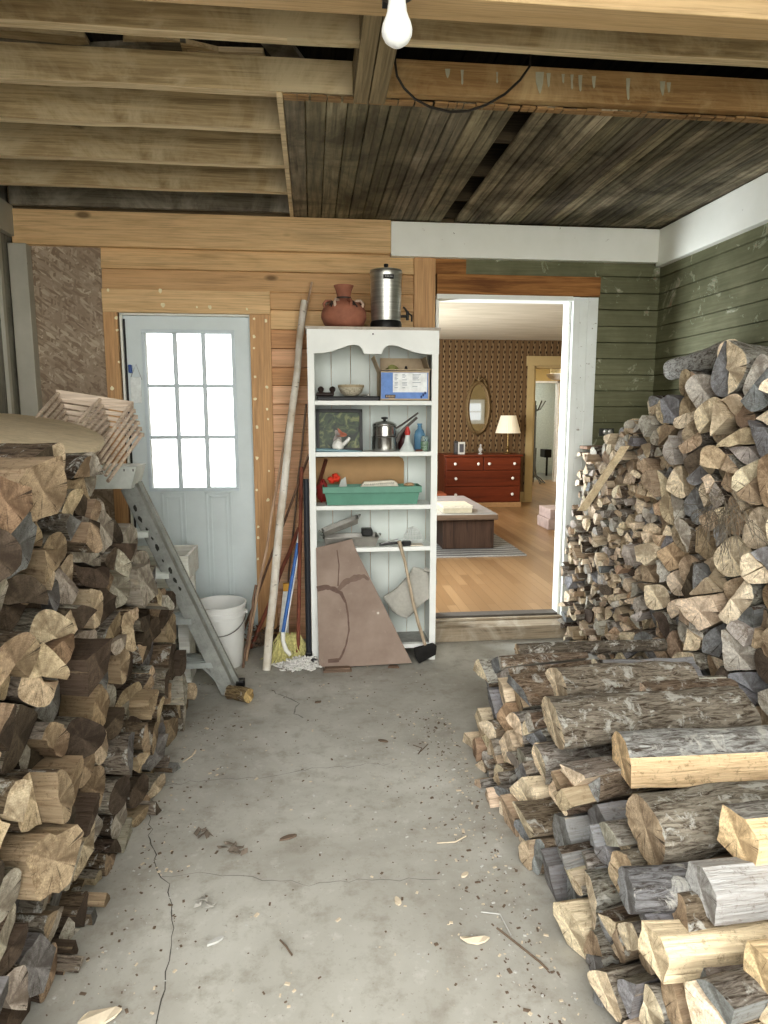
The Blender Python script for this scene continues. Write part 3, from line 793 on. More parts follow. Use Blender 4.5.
def mx_of(d):
    th = d['th']; c, s = math.cos(th), math.sin(th)
    # pith position projected on the face
    if d['side'] == 'L': a = Vector((c, -s, 0)); b = Vector((s, c, 0)); du = c
    else: a = Vector((-c, -s, 0)); b = Vector((s, -c, 0)); du = -c
    ref = Vector((d['x'], d['pith'][0], d['pith'][1]))+a*d['off']
    mm = Matrix((( a.x, b.x, 0, ref.x), (a.y, b.y, 0, ref.y), (a.z, b.z, 1, ref.z), (0, 0, 0, 1)))
    return mm, du
for d in ALL:
    mm, du = mx_of(d)
    P = [((a-d['pith'][0])*du, b-d['pith'][1]) for a, b in d['poly']]; T = d['typ']
    if du < 0: P = P[::-1]; T = T[::-1]; T = T[1:]+T[:1]
    rr_ = random.Random(d['seed']); d['mm'] = mm
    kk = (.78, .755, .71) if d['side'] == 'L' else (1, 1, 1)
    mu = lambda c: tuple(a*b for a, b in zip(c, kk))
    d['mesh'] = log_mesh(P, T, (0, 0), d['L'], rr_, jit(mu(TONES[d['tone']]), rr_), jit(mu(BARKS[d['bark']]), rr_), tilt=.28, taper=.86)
    w = mm @ Vector((0, (d['cc'][0]-d['pith'][0])*du, d['cc'][1]-d['pith'][1])); px, py, dep = pix(w); d['px'] = (px, py)
    d['score'] = d['area']/dep**2 if (-40 < px < 800 and -20 < py < 1070 and d['key'] != 'back') else -1
ALL = [d for d in ALL if d['mesh']]
ALL.sort(key=lambda d: -d['score'])
NI = 286
ind = [d for d in ALL[:NI] if d['score'] > 0]; rest = ALL[NI:] if len(ind) == NI else [d for d in ALL if d not in ind]
print('LOGS', len(ALL), 'individual', len(ind), {k: sum(1 for d in ind if d['key'] == k) for k in ('left', 'right', 'low')}, 'rest', len(rest), 'visible rest', sum(1 for d in rest if d['score'] > 0))
amed = {k: sorted(d['area'] for d in ind if d['key'] == k) for k in ('left', 'right', 'low')}
PN = {'left': 'left woodpile', 'right': 'tall right woodpile', 'low': 'low right stack'}
def bands(d):
    u, v = d['cc']; k = d['key']
    if k == 'left':
        V = 'bottom rows' if v < .30 else 'lower rows' if v < .6 else 'middle rows' if v < .9 else 'upper rows' if v < 1.15 else 'top rows'
        U = 'nearest the camera' if u < 1.75 else 'before the middle' if u < 2.15 else 'past the middle' if u < 2.6 else 'by the stepladder'
    elif k == 'right':
        V = 'lowest rows' if v < .55 else 'lower rows' if v < .85 else 'middle rows' if v < 1.15 else 'upper rows' if v < 1.45 else 'top rows'
        U = 'nearest the camera' if u < 2.55 else 'near part' if u < 2.9 else 'middle part' if u < 3.4 else 'towards the doorway'
    else:
        V = 'bottom row' if v < .15 else 'middle rows' if v < .3 else 'top row'
        U = 'nearest the camera' if u < 1.5 else 'second quarter' if u < 1.9 else 'third quarter' if u < 2.35 else 'doorstep end'
    return V, U
LOGOB = {}
for d in ind:
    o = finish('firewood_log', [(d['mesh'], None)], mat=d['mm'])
    V_, U_ = bands(d); am = amed[d['key']]
    sz = 'small ' if d['area'] < am[len(am)//3] else 'thick ' if d['area'] > am[2*len(am)//3] else ''
    tag(o, f"{sz}{d['tone']} {d['shape']} log, {PN[d['key']]}, {V_}, {U_}", 'log', 'firewood logs in the '+PN[d['key']])
    LOGOB.setdefault(o['label'], []).append(o)
for lb, os_ in LOGOB.items():
    if len(os_) in (2, 3):
        os_.sort(key=lambda o: -o.matrix_world.translation.z)
        for o, w_ in zip(os_, ('upper one', 'lower one') if len(os_) == 2 else ('topmost one', 'middle one', 'lowest one')): o['label'] = lb+', '+w_
o = finish('firewood_log', [(d['mesh'], d['mm']) for d in rest])
tag(o, 'small split kindling and firewood filling the woodpiles, mostly the far end by the doorway', 'firewood', 'rest of the stacked firewood', 'stuff')

# single logs lying on the stacks
def biglog(a, b, poly, typ, tone, bark, label, seed, name='firewood_log', group='loose logs lying on top of the woodpiles', taper=.96, roll=0, tilt=.15, rough=1.3):
    """a = visible end centre, b = far end centre"""
    a = Vector(a); b = Vector(b); X = (a-b).normalized(); L = (a-b).length
    Yv = Vector((0, 0, 1)).cross(X).normalized(); Zv = X.cross(Yv)
    mm = Matrix(((X.x, Yv.x, Zv.x, a.x), (X.y, Yv.y, Zv.y, a.y), (X.z, Yv.z, Zv.z, a.z), (0, 0, 0, 1))) @ Matrix.Rotation(roll, 4, 'X')
    rr_ = random.Random(seed)
    d = log_mesh(poly, typ, (0, 0), L, rr_, tone, bark, tilt=tilt, taper=taper, seglen=.04, rough=rough)
    o = finish(name, [(d, None)], mat=mm); tag(o, label, 'log', group); return o
def rnd_poly(r, n=10, sx=1, sz=1, seed=1, j=.12):
    q = random.Random(seed); return [(r*sx*math.cos(2*PI*i/n)*(1+q.uniform(-j, j)), r*sz*math.sin(2*PI*i/n)*(1+q.uniform(-j, j))) for i in range(n)], ['b']*n
def half_poly(r, flat='s', n=7, h=.15):
    P = [(r*math.cos(PI*i/(n-1)), r*math.sin(PI*i/(n-1))-r*h) for i in range(n)]; P += []
    return P, ['b']*(n-1)+['s']
def lay(px, py, z, x2, dy, dz=0):
    a = atZ(px, py, z); return a, Vector((x2, a.y+dy, z+dz))
p_, t_ = rnd_poly(.032, 8, seed=3); biglog(*lay(517, 650, .455, 1.60, .02, -.01), p_, t_, TAN, (.22, .19, .15), 'long thin dark bark pole at the doorstep end of the low stack', 3)
p_, t_ = rnd_poly(.085, 12, 1.15, .7, seed=4); biglog(*lay(556, 684, .445, 1.50, .02), p_, t_, PALE, (.40, .35, .28), 'thick bark covered log at the back of the low stack', 4)
p_, t_ = rnd_poly(.105, 12, 1.15, .72, seed=6); biglog(*lay(552, 722, .455, 1.50, .03), p_, t_, PALE, (.36, .32, .26), 'thickest flaky bark log lying across the low stack', 6)
p_ = [(.082, -.055), (.070, .035), (.03, .07), (-.05, .068), (-.082, .02), (-.07, -.06)]; t_ = ['s', 'b', 'b', 'b', 's', 's']
biglog(*lay(621, 757, .475, 1.62, -.03, .01), p_, t_, (.86, .66, .42), (.50, .50, .48), 'large squared log with pale orange split face and grey bark top', 8, rough=.7)
p_, t_ = rnd_poly(.088, 12, 1.1, .9, seed=9); biglog(*lay(645, 828, .45, 1.62, .03, .02), p_, t_, TAN, (.42, .38, .31), 'rough grey brown bark log in front of the pale squared log', 9)
p_ = [(.06, -.055), (.06, .035), (.02, .06), (-.05, .055), (-.06, -.045)]; t_ = ['s', 's', 'b', 's', 's']
biglog(*lay(737, 838, .53, 1.62, .03), p_, t_, (.82, .63, .39), (.42, .40, .36), 'pale squared log end at the right edge of the low stack', 12, rough=.7)
p_ = [(.06, -.045), (.055, .025), (.0, .05), (-.05, .03), (-.06, -.04)]; t_ = ['s', 's', 's', 's', 's']
biglog(*lay(700, 888, .455, 1.55, .03), p_, t_, (.46, .46, .455), (.4, .4, .4), 'silver grey split log with smooth top at the right edge', 13, rough=.7)
p_, t_ = rnd_poly(.050, 9, 1.1, .9, seed=15); biglog(*lay(626, 890, .405, 1.40, .02), p_, t_, GREY, (.3, .3, .31), 'dark grey log below the rough bark log', 15)
p_ = [(.042, -.045), (.050, .025), (.018, .046), (-.038, .04), (-.042, -.035)]; t_ = ['s', 's', 's', 's', 's']
biglog(*lay(652, 950, .35, 1.12, .02), p_, t_, (.84, .71, .50), (.4, .4, .38), 'cream coloured split log with smooth sawn end near the bottom right', 16, rough=.9)
biglog(*lay(760, 975, .42, 1.45, .0), p_, t_, (.74, .58, .36), (.4, .4, .38), 'yellowish split log at the lower right photo edge', 17, rough=.9)
# on the tall pile
p_, t_ = rnd_poly(.065, 10, seed=21); biglog((1.86, 2.86, 1.765), (2.02, 3.62, 1.74), p_, t_, PALE, (.60, .59, .55), 'silver bark log lying on top of the tall right woodpile', 21, tilt=.1)
# loose pale stick leaning on the kindling end of the pile
a = atX(581, 511, 1.58); b = atX(624, 447, 1.60)
m = MB(); d_ = (b-a); side = Vector((.022, -.01, 0)); m.prism([a-side, a+side, b+side*.8, b-side*.8], (0, -.018, .006)); o = m.build('split_stick', wood('pale_stick', (.80, .68, .48), (.6, .46, .28), 2, 40, False)); tag(o, 'long pale split stick leaning against the far end of the right woodpile', 'stick')
a = atY(570, 440, 4.20); m = MB(); m.box((1.76, 4.14, 1.272), (2.10, 4.26, 1.292)); o = m.build('scrap_board', wood('scrap', (.30, .20, .14), (.16, .1, .07), 0, 40, False)); tag(o, 'brown scrap board on top of the woodpile beside the white casing', 'board')
# straw tangle on the tall pile
def straw(name, c, n, spread, l, r, mat, label, cat, drop=.1, seed=1, out=(-1, 0, 0), kind=None):
    q = random.Random(seed); m = MB(); c = Vector(c)
    for i in range(n):
        p = c+Vector((q.gauss(0, spread*.3), q.gauss(0, spread), q.gauss(0, spread*.6)))
        d = Vector((q.uniform(-.4, .2), q.uniform(-1, 1), q.uniform(-.8, .4))).normalized()*l*q.uniform(.5, 1)
        m.tube([p, p+d*.5+Vector((q.gauss(0, .012), 0, q.gauss(0, .012))), p+d+Vector((0, 0, -drop*q.random()))], r, 4, caps=False)
    o = m.build(name, mat); tag(o, label, cat, None, kind); return o
straw('straw_tangle', atX(728, 512, 1.55), 120, .06, .13, .0011, plain('dry_grass', (.17, .145, .11), .9), 'tangle of dry grass and fine twigs caught on the tall right woodpile', 'twigs', seed=4, kind='stuff')

# floor litter
bk = [plain('litter_bark', (.16, .12, .09), .95), plain('litter_pale', (.6, .52, .4), .95), plain('litter_ash', (.5, .5, .48), .95)]
q = random.Random(99); m = MB()
for i in range(1700):
    k = q.random()
    if k < .45: x = .66-abs(q.gauss(0, .16)); y = q.uniform(1.0, 3.2)
    elif k < .62: x = -.62+abs(q.gauss(0, .12)); y = q.uniform(1.2, 3.3)
    else: x = q.uniform(-.7, .65); y = q.uniform(1.2, 4.0)
    s = abs(q.gauss(.0008, .0012))+.0005; an = q.uniform(0, PI); el = q.uniform(1, 2.4)
    mm = Matrix.Translation((x, y, .001)) @ Matrix.Rotation(an, 4, 'Z')
    m.box((-s*el, -s, 0), (s*el, s, s*.7), q.choices((0, 1, 2), (5, 3, 2))[0], mm)
o = m.build('wood_crumbs', bk, origin=(0, 2, 0)); tag(o, 'fine bark crumbs and wood chips scattered over the concrete floor', 'debris', None, 'stuff')
def chip(px, py, l, w, ang, mi, label, nm='bark_chip', cat='bark', curl=.0):
    p = atZ(px, py, 0); qq = random.Random(int(px*7+py)); m = MB()
    n = 9; ring = []
    for i in range(n):
        a = 2*PI*i/n; ring.append(Vector((math.cos(a)*l/2*qq.uniform(.75, 1.1), math.sin(a)*w/2*qq.uniform(.6, 1.1), .002+curl*abs(math.cos(a)))))
    mm = Matrix.Translation((p.x, p.y, .001)) @ Matrix.Rotation(ang, 4, 'Z')
    m.prism(ring, (0, 0, .006), 0, mm); o = m.build(nm, bk[mi]); tag(o, label, cat, 'loose bark pieces on the floor'); return o
chip(383, 742, .05, .02, -.4, 0, 'small dark bark chip in the middle of the floor by the shelf')
chip(288, 839, .07, .022, .35, 0, 'narrow dark bark strip lying at mid floor')
chip(475, 943, .085, .03, -.1, 1, 'pale curled bark piece beside the low stack', curl=.01)
chip(398, 903, .02, .04, .2, 1, 'thin white chip standing out near the floor centre')
chip(465, 876, .035, .018, .6, 1, 'short pale wood chip near the low stack twigs')
chip(318, 703, .04, .02, .2, 0, 'dark chip in front of the leaning brown board')
chip(215, 940+3, .05, .02, .5, 2, 'grey flake low on the left of the floor')
chip(145, 782, .045, .02, .4, 1, 'white flake at the foot of the left woodpile')
chip(100, 1021, .10, .05, .2, 1, 'tan curled bark piece at the bottom edge by the left woodpile', curl=.012)
def twig(pxs, r, label, mat=0):
    pts = [atZ(a, b, .006) for a, b in pxs]; m = MB(); m.tube(pts, r, 6); o = m.build('twig', bk[mat]); tag(o, label, 'twig', 'twigs on the floor')
twig([(497,928),(515,942),(540,962),(548,970)], .003, 'long dark twig on the floor beside the low stack')
twig([(437,843),(455,842),(466,836)], .0025, 'short pale bent twig at the right of the floor', 1)
twig([(183,762),(192,756),(196,750)], .003, 'pale twig by the far foot of the left woodpile', 1)
twig([(280,940),(286,946),(292,955)], .0025, 'small dark twig at the lower middle of the floor')
twig([(413,745),(422,748),(418,754),(428,744)], .002, 'thin curly dark twig towards the low stack')
twig([(481,912),(500,914),(511,935)], .002, 'thin grey twig near the bark piece', 2)
for (px, py, lb) in ((234, 852, 'larger crumpled dead leaf clump left of the floor centre'), (205, 836, 'small dead leaf by the floor crack'), (207, 908, 'broken grey leaf scraps at lower left')):
    p = atZ(px, py, 0); q = random.Random(px); m = MB()
    for i in range(9 if px > 230 else 5):
        c = p+Vector((q.gauss(0, .018), q.gauss(0, .018), .004+q.random()*.01)); a = q.uniform(0, PI); l = q.uniform(.012, .028)
        mm = Matrix.Translation(c) @ Matrix.Rotation(a, 4, 'Z') @ Matrix.Rotation(q.uniform(-.6, .6), 4, 'X')
        m.prism([(-l, 0, 0), (-l*.3, l*.5, .004), (l*.6, l*.4, 0), (l, 0, .005), (l*.4, -l*.5, 0)], (0, 0, .0012), 0, mm)
    o = m.build('dead_leaf', plain('leaf_brown', (.19, .16, .13) if px != 207 else (.35, .34, .31), .9)); tag(o, lb, 'leaf', 'dead leaves on the floor')
# ------------------------------------------------------------------ white bookshelf
SX0, SX1, SYF, SYB, SH = -.020, .728, 3.87, 4.12, 1.988
sh = thing('bookshelf', 'tall white painted bookshelf with scalloped top standing between the doors', 'shelf', ((SX0+SX1)/2, SYF, 0))
for s, (a, b) in enumerate(((SX0, SX0+.022), (SX1-.022, SX1))):
    m = MB(); m.box((a, SYF+.018, 0), (b, SYB, SH-.01)); m.build('side_panel', M['shelf'], parent=sh, bevel=.002)
for (a, b) in ((SX0-.003, SX0+.036), (SX1-.036, SX1+.003)):
    m = MB(); m.box((a, SYF, 0), (b, SYF+.018, 1.84)); m.build('face_stile', M['shelf'], parent=sh, bevel=.002)
m = MB(); n = 6
for i in range(n):
    w_ = (SX1-SX0-.044)/n; m.box((SX0+.022+i*w_, SYB-.012, .05), (SX0+.022+(i+1)*w_-.003, SYB-.001, SH-.02))
m.build('back_panel', M['shelfback'], parent=sh)
for z in (1.575, 1.280, .965, .712, .105):
    m = MB(); m.box((SX0+.022, SYF+.004, z-.026), (SX1-.022, SYB-.012, z)); m.build('shelf_board', M['shelf'], parent=sh, bevel=.002)
m = MB(); m.box((SX0-.012, SYF-.008, SH-.016), (SX1+.012, SYB, SH)); m.build('top_board', plain('worn_edge', (.45, .40, .34), .7), parent=sh, bevel=.002)
# scalloped valance
prof = []
def vx(c): return SX0-.004+(c-0)/768*(SX1-SX0+.008)
pl = [(8, 100), (50, 102), (100, 100), (150, 92), (200, 78), (240, 66), (275, 62), (300, 66), (318, 80), (330, 102), (428, 102), (440, 80), (458, 66), (485, 62), (520, 66), (560, 78), (610, 92), (660, 100), (710, 102), (758, 100)]
zt_, zb_ = SH-.012, 1.838
P_ = [(SX0-.004+(x_-8)/750*(SX1-SX0+.008), zb_+(102-y_)/102*.128*1.0) for x_, y_ in pl]
m = MB(); k = len(P_)
vs = [(x_, SYF-.004, z_) for x_, z_ in P_]+[(x_, SYF-.004, zt_) for x_, z_ in P_]+[(x_, SYF+.016, z_) for x_, z_ in P_]+[(x_, SYF+.016, zt_) for x_, z_ in P_]
fs = []
for i in range(k-1):
    fs += [(i, i+1, k+i+1, k+i), (2*k+i+1, 2*k+i, 3*k+i, 3*k+i+1), (i+1, i, 2*k+i, 2*k+i+1), (k+i, k+i+1, 3*k+i+1, 3*k+i)]
fs += [(0, k, 3*k, 2*k), (k-1, 3*k-1, 4*k-1, 2*k-1)]
m.add(vs, fs)
c_ = atY(373, 334, SYF-.004); m.prism(circle(c_, .005, 8), (0, -.001, 0), 1)
m.build('valance', [M['shelf'], plain('nail_hole', (.1, .08, .07))], parent=sh)
m = MB(); m.box((SX0+.03, SYF+.03, .105), (SX1-.03, SYB-.02, .108)); m.build('shelf_liner', plain('grey_liner', (.33, .33, .31), .9), parent=sh)

# clay pot with looped handles
p = atY(344, 326, 3.99); cx, cy = p.x, 3.99; zb = SH
clay = plain('terracotta', (.33, .145, .095), .75, 0, .22, 14, .2); claydark = plain('dark_glaze', (.06, .045, .04), .6); clayband = plain('pale_glaze', (.55, .42, .33), .7)
t = thing('clay_pot', 'round reddish clay pot with looped handles on top of the bookshelf', 'pot', (cx, cy, zb))
r0 = .132
m = MB(); m.lathe([(.055, 0), (.09, .004), (.115, .022), (r0, .062), (r0*.99, .09), (r0*.9, .118), (.085, .145), (.06, .158), (.042, .168), (.040, .19), (.046, .215), (.056, .238), (.058, .243), (.052, .243), (.042, .22), (.036, .19)], (cx, cy, zb), 40); m.build('pot_body', clay, parent=t)
m = MB(); m.lathe([(.0425, .166), (.0435, .172), (.0425, .178)], (cx, cy, zb), 30); m.build('neck_band', claydark, parent=t)
for k in range(8):
    w_ = k*PI/4+.3; u = Vector((math.cos(w_), math.sin(w_), 0)); c0 = Vector((cx, cy, zb))
    m = MB(); m.tube([c0+u*.112+Vector((0, 0, .108)), c0+u*.122+Vector((0, 0, .135)), c0+u*.108+Vector((0, 0, .152)), c0+u*.082+Vector((0, 0, .153)), c0+u*.066+Vector((0, 0, .146))], .0085, 8); m.build('loop_handle', clayband if k % 2 else clay, parent=t)
for k in range(10):
    w_ = k*PI/5; u = Vector((math.cos(w_), math.sin(w_), 0)); v_ = Vector((-u.y, u.x, 0)); c0 = Vector((cx, cy, zb))
    if k % 2 == 0:
        m = MB(); m.tube([c0+u*.116+v_*.02+Vector((0, 0, .118)), c0+u*.092+v_*.005+Vector((0, 0, .146))], .0055, 6); m.tube([c0+u*.119+v_*.035+Vector((0, 0, .112)), c0+u*.096+v_*.02+Vector((0, 0, .143))], .0045, 6); m.build('dark_stripe', claydark, parent=t)

# coffee urn
alu = NT('brushed_aluminium'); f = alu.noise(alu.coords((3, 3, 120)), 1, 3); alu.out(alu.ramp(f, [(.3, (.42, .42, .40)), (.7, (.62, .62, .59))]), .34, metal=.9); alu = alu.m
blk = plain('black_plastic', (.012, .012, .012), .4)
p = atY(386, 326, 3.98); cx, cy = p.x, 3.98; zb = SH
t = thing('coffee_urn', 'tall aluminium coffee urn with black base and tap on top of the bookshelf', 'urn', (cx, cy, zb))
m = MB(); m.lathe([(.088, 0), (.092, .004), (.092, .03), (.087, .044)], (cx, cy, zb), 40); m.build('base', blk, parent=t)
m = MB(); m.lathe([(.084, .044), (.086, .05), (.091, .3), (.094, .312), (.096, .316), (.092, .322)], (cx, cy, zb), 48); m.build('urn_body', alu, parent=t)
m = MB(); m.lathe([(.094, .318), (.092, .328), (.06, .336), (.012, .339), (0, .339)], (cx, cy, zb), 40); m.build('lid', alu, parent=t)
m = MB(); m.lathe([(.008, .338), (.008, .350), (.013, .352), (.013, .366), (0, .368)], (cx, cy, zb), 20); m.build('lid_knob', blk, parent=t)
m = MB(); m.box((cx-.026, cy-.100, zb+.268), (cx+.034, cy-.086, zb+.292)); lb = m.build('label_plate', blk, parent=t, bevel=.003)
m = MB()
for k in range(5): m.box((cx-.016+k*.009, cy-.1008, zb+.277), (cx-.011+k*.009, cy-.0998, zb+.284))
m.build('label_mark', plain('label_grey', (.4, .4, .4)), parent=lb)
m = MB(); z = zb+.075; m.tube([(cx+.08, cy, z), (cx+.125, cy-.01, z)], .008, 10); m.tube([(cx+.125, cy-.01, z+.028), (cx+.125, cy-.01, z-.022)], .009, 10); sp = m.build('tap', blk, parent=t)
m = MB(); m.tube([(cx+.124, cy-.01, z+.026), (cx+.105, cy-.012, z+.048), (cx+.098, cy-.012, z+.05)], .006, 8); m.tube([(cx+.125, cy-.01, z+.02), (cx+.150, cy-.012, z+.004), (cx+.150, cy-.012, z-.03)], .005, 8); m.build('tap_lever', blk, parent=sp)

# cardboard box with blue print
tanc = plain('cardboard', (.50, .40, .28), .85, 0, .1, 20); bluec = plain('blue_print', (.16, .28, .58), .6)
a = atY(380, 371, 3.905); b = atY(430, 398, 3.905); z0 = 1.576
t = thing('cardboard_box', 'open blue and white printed cardboard box on the top shelf', 'box', ((a.x+b.x)/2, 3.99, z0))
x0, x1, zz = a.x, b.x, a.z; D = .19
m = MB(); th_ = .004
m.box((x0, 3.905, z0), (x1, 3.905+th_, zz)); m.box((x0, 3.905+D-th_, z0), (x1, 3.905+D, zz)); m.box((x0, 3.905, z0), (x0+th_, 3.905+D, zz)); m.box((x1-th_, 3.905, z0), (x1, 3.905+D, zz)); m.box((x0, 3.905, z0), (x1, 3.905+D, z0+th_))
bb = m.build('box_body', tanc, parent=t)
m = MB(); y = 3.9045
m.box((x0+.006, y-.0008, z0+.03), (x1-.012, y, zz-.008)); m.box((x0+.006, y-.0008, z0+.012), (x0+.05, y, z0+.03)); m.box((x0+.085, y-.0008, z0+.012), (x1-.012, y, z0+.03)); m.build('blue_panel', bluec, parent=bb)
m = MB(); m.box((x0+.075, y-.0016, z0+.048), (x1-.018, y-.0008, zz-.010)); lb = m.build('white_label', plain('paper_white', (.78, .80, .80), .7), parent=bb)
m = MB(); q = random.Random(3)
for col_ in range(3):
    for row in range(11):
        xa = x0+.085+[0, .045, .105][col_]; ww_ = [.022, .03, .05][col_]; zc = zz-.018-row*.0075
        if zc < z0+.055: break
        if q.random() < .85: m.box((xa, y-.0022, zc-.0035), (xa+ww_*q.uniform(.5, 1), y-.0016, zc))
m.build('printed_text', plain('ink_grey', (.35, .38, .42)), parent=bb)
m = MB(); m.box((x0+.03, y-.0026, z0+.016), (x0+.09, y-.0016, z0+.034), 0); 
for k in range(6): m.box((x0+.036+k*.0085, y-.0034, z0+.020), (x0+.041+k*.0085, y-.0026, z0+.030), 1)
m.build('logo_box', [plain('ink_dark', (.08, .06, .06)), tanc], parent=bb)
m = MB()
for k in range(3):
    c_ = Vector((x1-.052+k*.011, y-.0026, z0+.022+k*.011)); m.prism([c_+Vector((math.cos(u*PI/3)*.006, 0, math.sin(u*PI/3)*.009)) for u in range(6)], (0, .001, 0))
m.build('leaf_mark', plain('ink_navy', (.03, .05, .15)), parent=bb)
m = MB(); m.prism([(x0, 3.905, zz), (x0, 3.905+D, zz), (x0-.035, 3.905+D, zz+.085), (x0-.035, 3.905, zz+.085)], (.003, 0, .002)); m.build('flap', tanc, parent=t)
m = MB(); m.box((x0+.02, 3.905+D-.004, zz), (x1, 3.905+D, zz+.088)); m.build('flap', tanc, parent=t)
m = MB(); m.prism([(x0, 3.905, zz), (x1, 3.905, zz), (x1, 3.875, zz+.010), (x0+.01, 3.872, zz+.004)], (0, 0, .003)); m.build('flap', tanc, parent=t)
m = MB(); m.prism([(x1, 3.92, zz), (x1, 3.905+D, zz), (x1-.025, 3.905+D, zz+.085), (x1-.025, 3.93, zz+.085)], (.003, 0, 0)); m.build('flap', tanc, parent=t)
def blob(m, c, r, sx=1, sy=1, sz=1, n=14, mi=0, amp=.12, seed=0, M4=None):
    prof = []; k = n//2+1; c = Vector(c); vs = []
    for i in range(k+1):
        a_ = PI*i/k
        for j in range(n):
            b_ = 2*PI*j/n; d = Vector((math.sin(a_)*math.cos(b_), math.sin(a_)*math.sin(b_), -math.cos(a_)))
            q_ = 1+amp*mnoise.noise(d*2.2+Vector((seed, seed*.7, 0))); v_ = Vector((d.x*sx, d.y*sy, d.z*sz))*r*q_
            vs.append(c+(M4 @ v_ if M4 is not None else v_))
    fs = [(i*n+j, i*n+(j+1) % n, (i+1)*n+(j+1) % n, (i+1)*n+j) for i in range(k) for j in range(n)]
    m.add(vs, fs, mi, True); return m
p = atY(392, 366, 4.0); m = MB(); blob(m, (p.x, 3.99, zz-.005), .042, 1.1, .9, .95, amp=.5, seed=2); blob(m, (p.x+.04, 3.99, zz-.02), .03, amp=.6, seed=5)
o = m.build('gourd', plain('green_gourd', (.24, .24, .09), .7, 0, .35, 30)); tag(o, 'green and yellow dried gourd sticking out of the open cardboard box', 'gourd')
p = atY(406, 367, 4.0); m = MB(); m.lathe([(.009, 0), (.010, .03), (.007, .045), (.0, .05)], (p.x, 4.0, zz-.012), 14); o = m.build('bottle', plain('dark_bottle', (.03, .02, .015), .3)); tag(o, 'small dark bottle top inside the open cardboard box', 'bottle')

# tray, bowl, dark object on upper shelf
a = atY(316, 399, 3.90); b = atY(381, 399, 3.90)
m = MB(); m.box((a.x+.01, 3.885, 1.576), (b.x-.012, 4.08, 1.598)); m.box((a.x+.006, 3.880, 1.592), (b.x-.008, 4.085, 1.600)); o = m.build('flat_case', plain('black_case', (.02, .02, .022), .45), bevel=.003); tag(o, 'flat black case under the bowl on the top shelf', 'case')
p = atY(351, 390, 3.95)
t = thing('bowl', 'speckled beige bowl standing on the flat black case', 'bowl', (p.x, 3.95, 1.601))
spk = NT('speckled_glaze'); f = spk.noise(spk.coords(), 120, 3, .8); spk.out(spk.ramp(f, [(.35, (.22, .18, .12)), (.5, (.50, .46, .36)), (.7, (.62, .58, .48))]), .6); spk = spk.m
m = MB(); m.lathe([(.034, 0), (.04, .003), (.062, .022), (.074, .048), (.077, .066), (.074, .066), (.070, .05), (.055, .025), (.03, .012), (0, .010)], (p.x, 3.95, 1.601), 36); m.build('bowl_body', spk, parent=t)
m = MB(); m.lathe([(.0755, .050), (.0778, .060), (.0765, .062)], (p.x, 3.95, 1.601), 36); m.build('rim_band', plain('bowl_band', (.36, .30, .2)), parent=t)
dk = plain('dark_carving', (.035, .022, .018), .5)
t = thing('carved_trinket', 'small dark brown carved piece with two round finials beside the bowl', 'ornament', (atY(326, 390, 3.94).x, 3.94, 1.601))
cx = atY(326, 390, 3.94).x
m = MB(); m.box((cx-.058, 3.91, 1.601), (cx+.045, 3.97, 1.622)); m.build('body', dk, parent=t, bevel=.008)
for dxx in (-.03, .037):
    m = MB(); m.lathe([(.008, .0), (.009, .012), (.017, .022), (.018, .033), (.010, .043), (0, .046)], (cx+dxx, 3.94, 1.612), 16); m.build('finial', dk, parent=t)
m = MB(); p = atY(366, 394, 3.92); m.tube([(p.x-.03, 3.92, 1.605), (p.x, 3.92, 1.610), (p.x+.01, 3.915, 1.604)], .005, 8); m.lathe([(.0, 0), (.010, .003), (.008, .014), (0, .017)], (p.x+.015, 3.92, 1.600), 12); o = m.build('metal_trinket', alu); tag(o, 'little grey metal trinket lying on the flat black case', 'trinket')

# picture frame, jug, dish on second shelf
z2 = 1.281
a = atY(316, 409, 3.96); b = atY(363, 447, 3.93); x0, x1, zt = a.x, b.x, a.z
t = thing('picture_frame', 'black framed painting of green foliage leaning on the second shelf', 'picture', ((x0+x1)/2, 3.96, z2))
lean = Matrix.Translation((0, 3.95, z2)) @ Matrix.Rotation(-.14, 4, 'X')
H_ = (zt-z2)*1.0; fw = .018
m = MB()
for (q0, q1, r0_, r1_) in ((x0, x0+fw, 0, H_), (x1-fw, x1, 0, H_), (x0, x1, 0, fw), (x0, x1, H_-fw, H_)): m.box((q0, -.012, r0_), (q1, .008, r1_), 0, lean)
m.build('frame', plain('black_frame', (.012, .012, .012), .4), parent=t)
art = NT('foliage_painting'); v = art.coords(); f = art.noise(v, 16, 5, .6, 1.5); g_ = art.noise(v, 40, 3)
c_ = art.ramp(f, [(.38, (.008, .016, .008)), (.52, (.04, .065, .025)), (.60, (.14, .16, .06)), (.75, (.24, .24, .11))]); art.out(c_, .35)
m = MB(); m.box((x0+fw, -.002, fw), (x1-fw, .004, H_-fw), 0, lean); cv = m.build('canvas', art.m, parent=t)
m = MB(); cxx = (x0+x1)/2+.005
def pet(px_, pz_, l, w_, an, mi):
    c0 = Vector((px_, -.004, pz_)); R_ = Matrix.Rotation(an, 4, 'Y')
    m.prism([c0+(R_ @ Vector((math.cos(k*PI/5)*l, 0, math.sin(k*PI/5)*w_))) for k in range(10)], (0, .001, 0), mi, lean)
pet(cxx-.012, .085, .045, .014, 1.2, 1); pet(cxx-.028, .075, .035, .012, 1.9, 1); pet(cxx+.012, .105, .030, .008, .3, 0); pet(cxx+.008, .092, .034, .008, -.1, 0); pet(cxx, .115, .026, .007, .9, 0)
m.build('painted_flower', [plain('paint_orange', (.42, .15, .09)), plain('paint_greypink', (.34, .30, .28))], parent=cv)
p = atY(338, 440, 3.90); cx = p.x; por = plain('porcelain', (.74, .74, .70), .3)
t = thing('porcelain_jug', 'small white porcelain jug in front of the framed painting', 'jug', (cx, 3.895, z2))
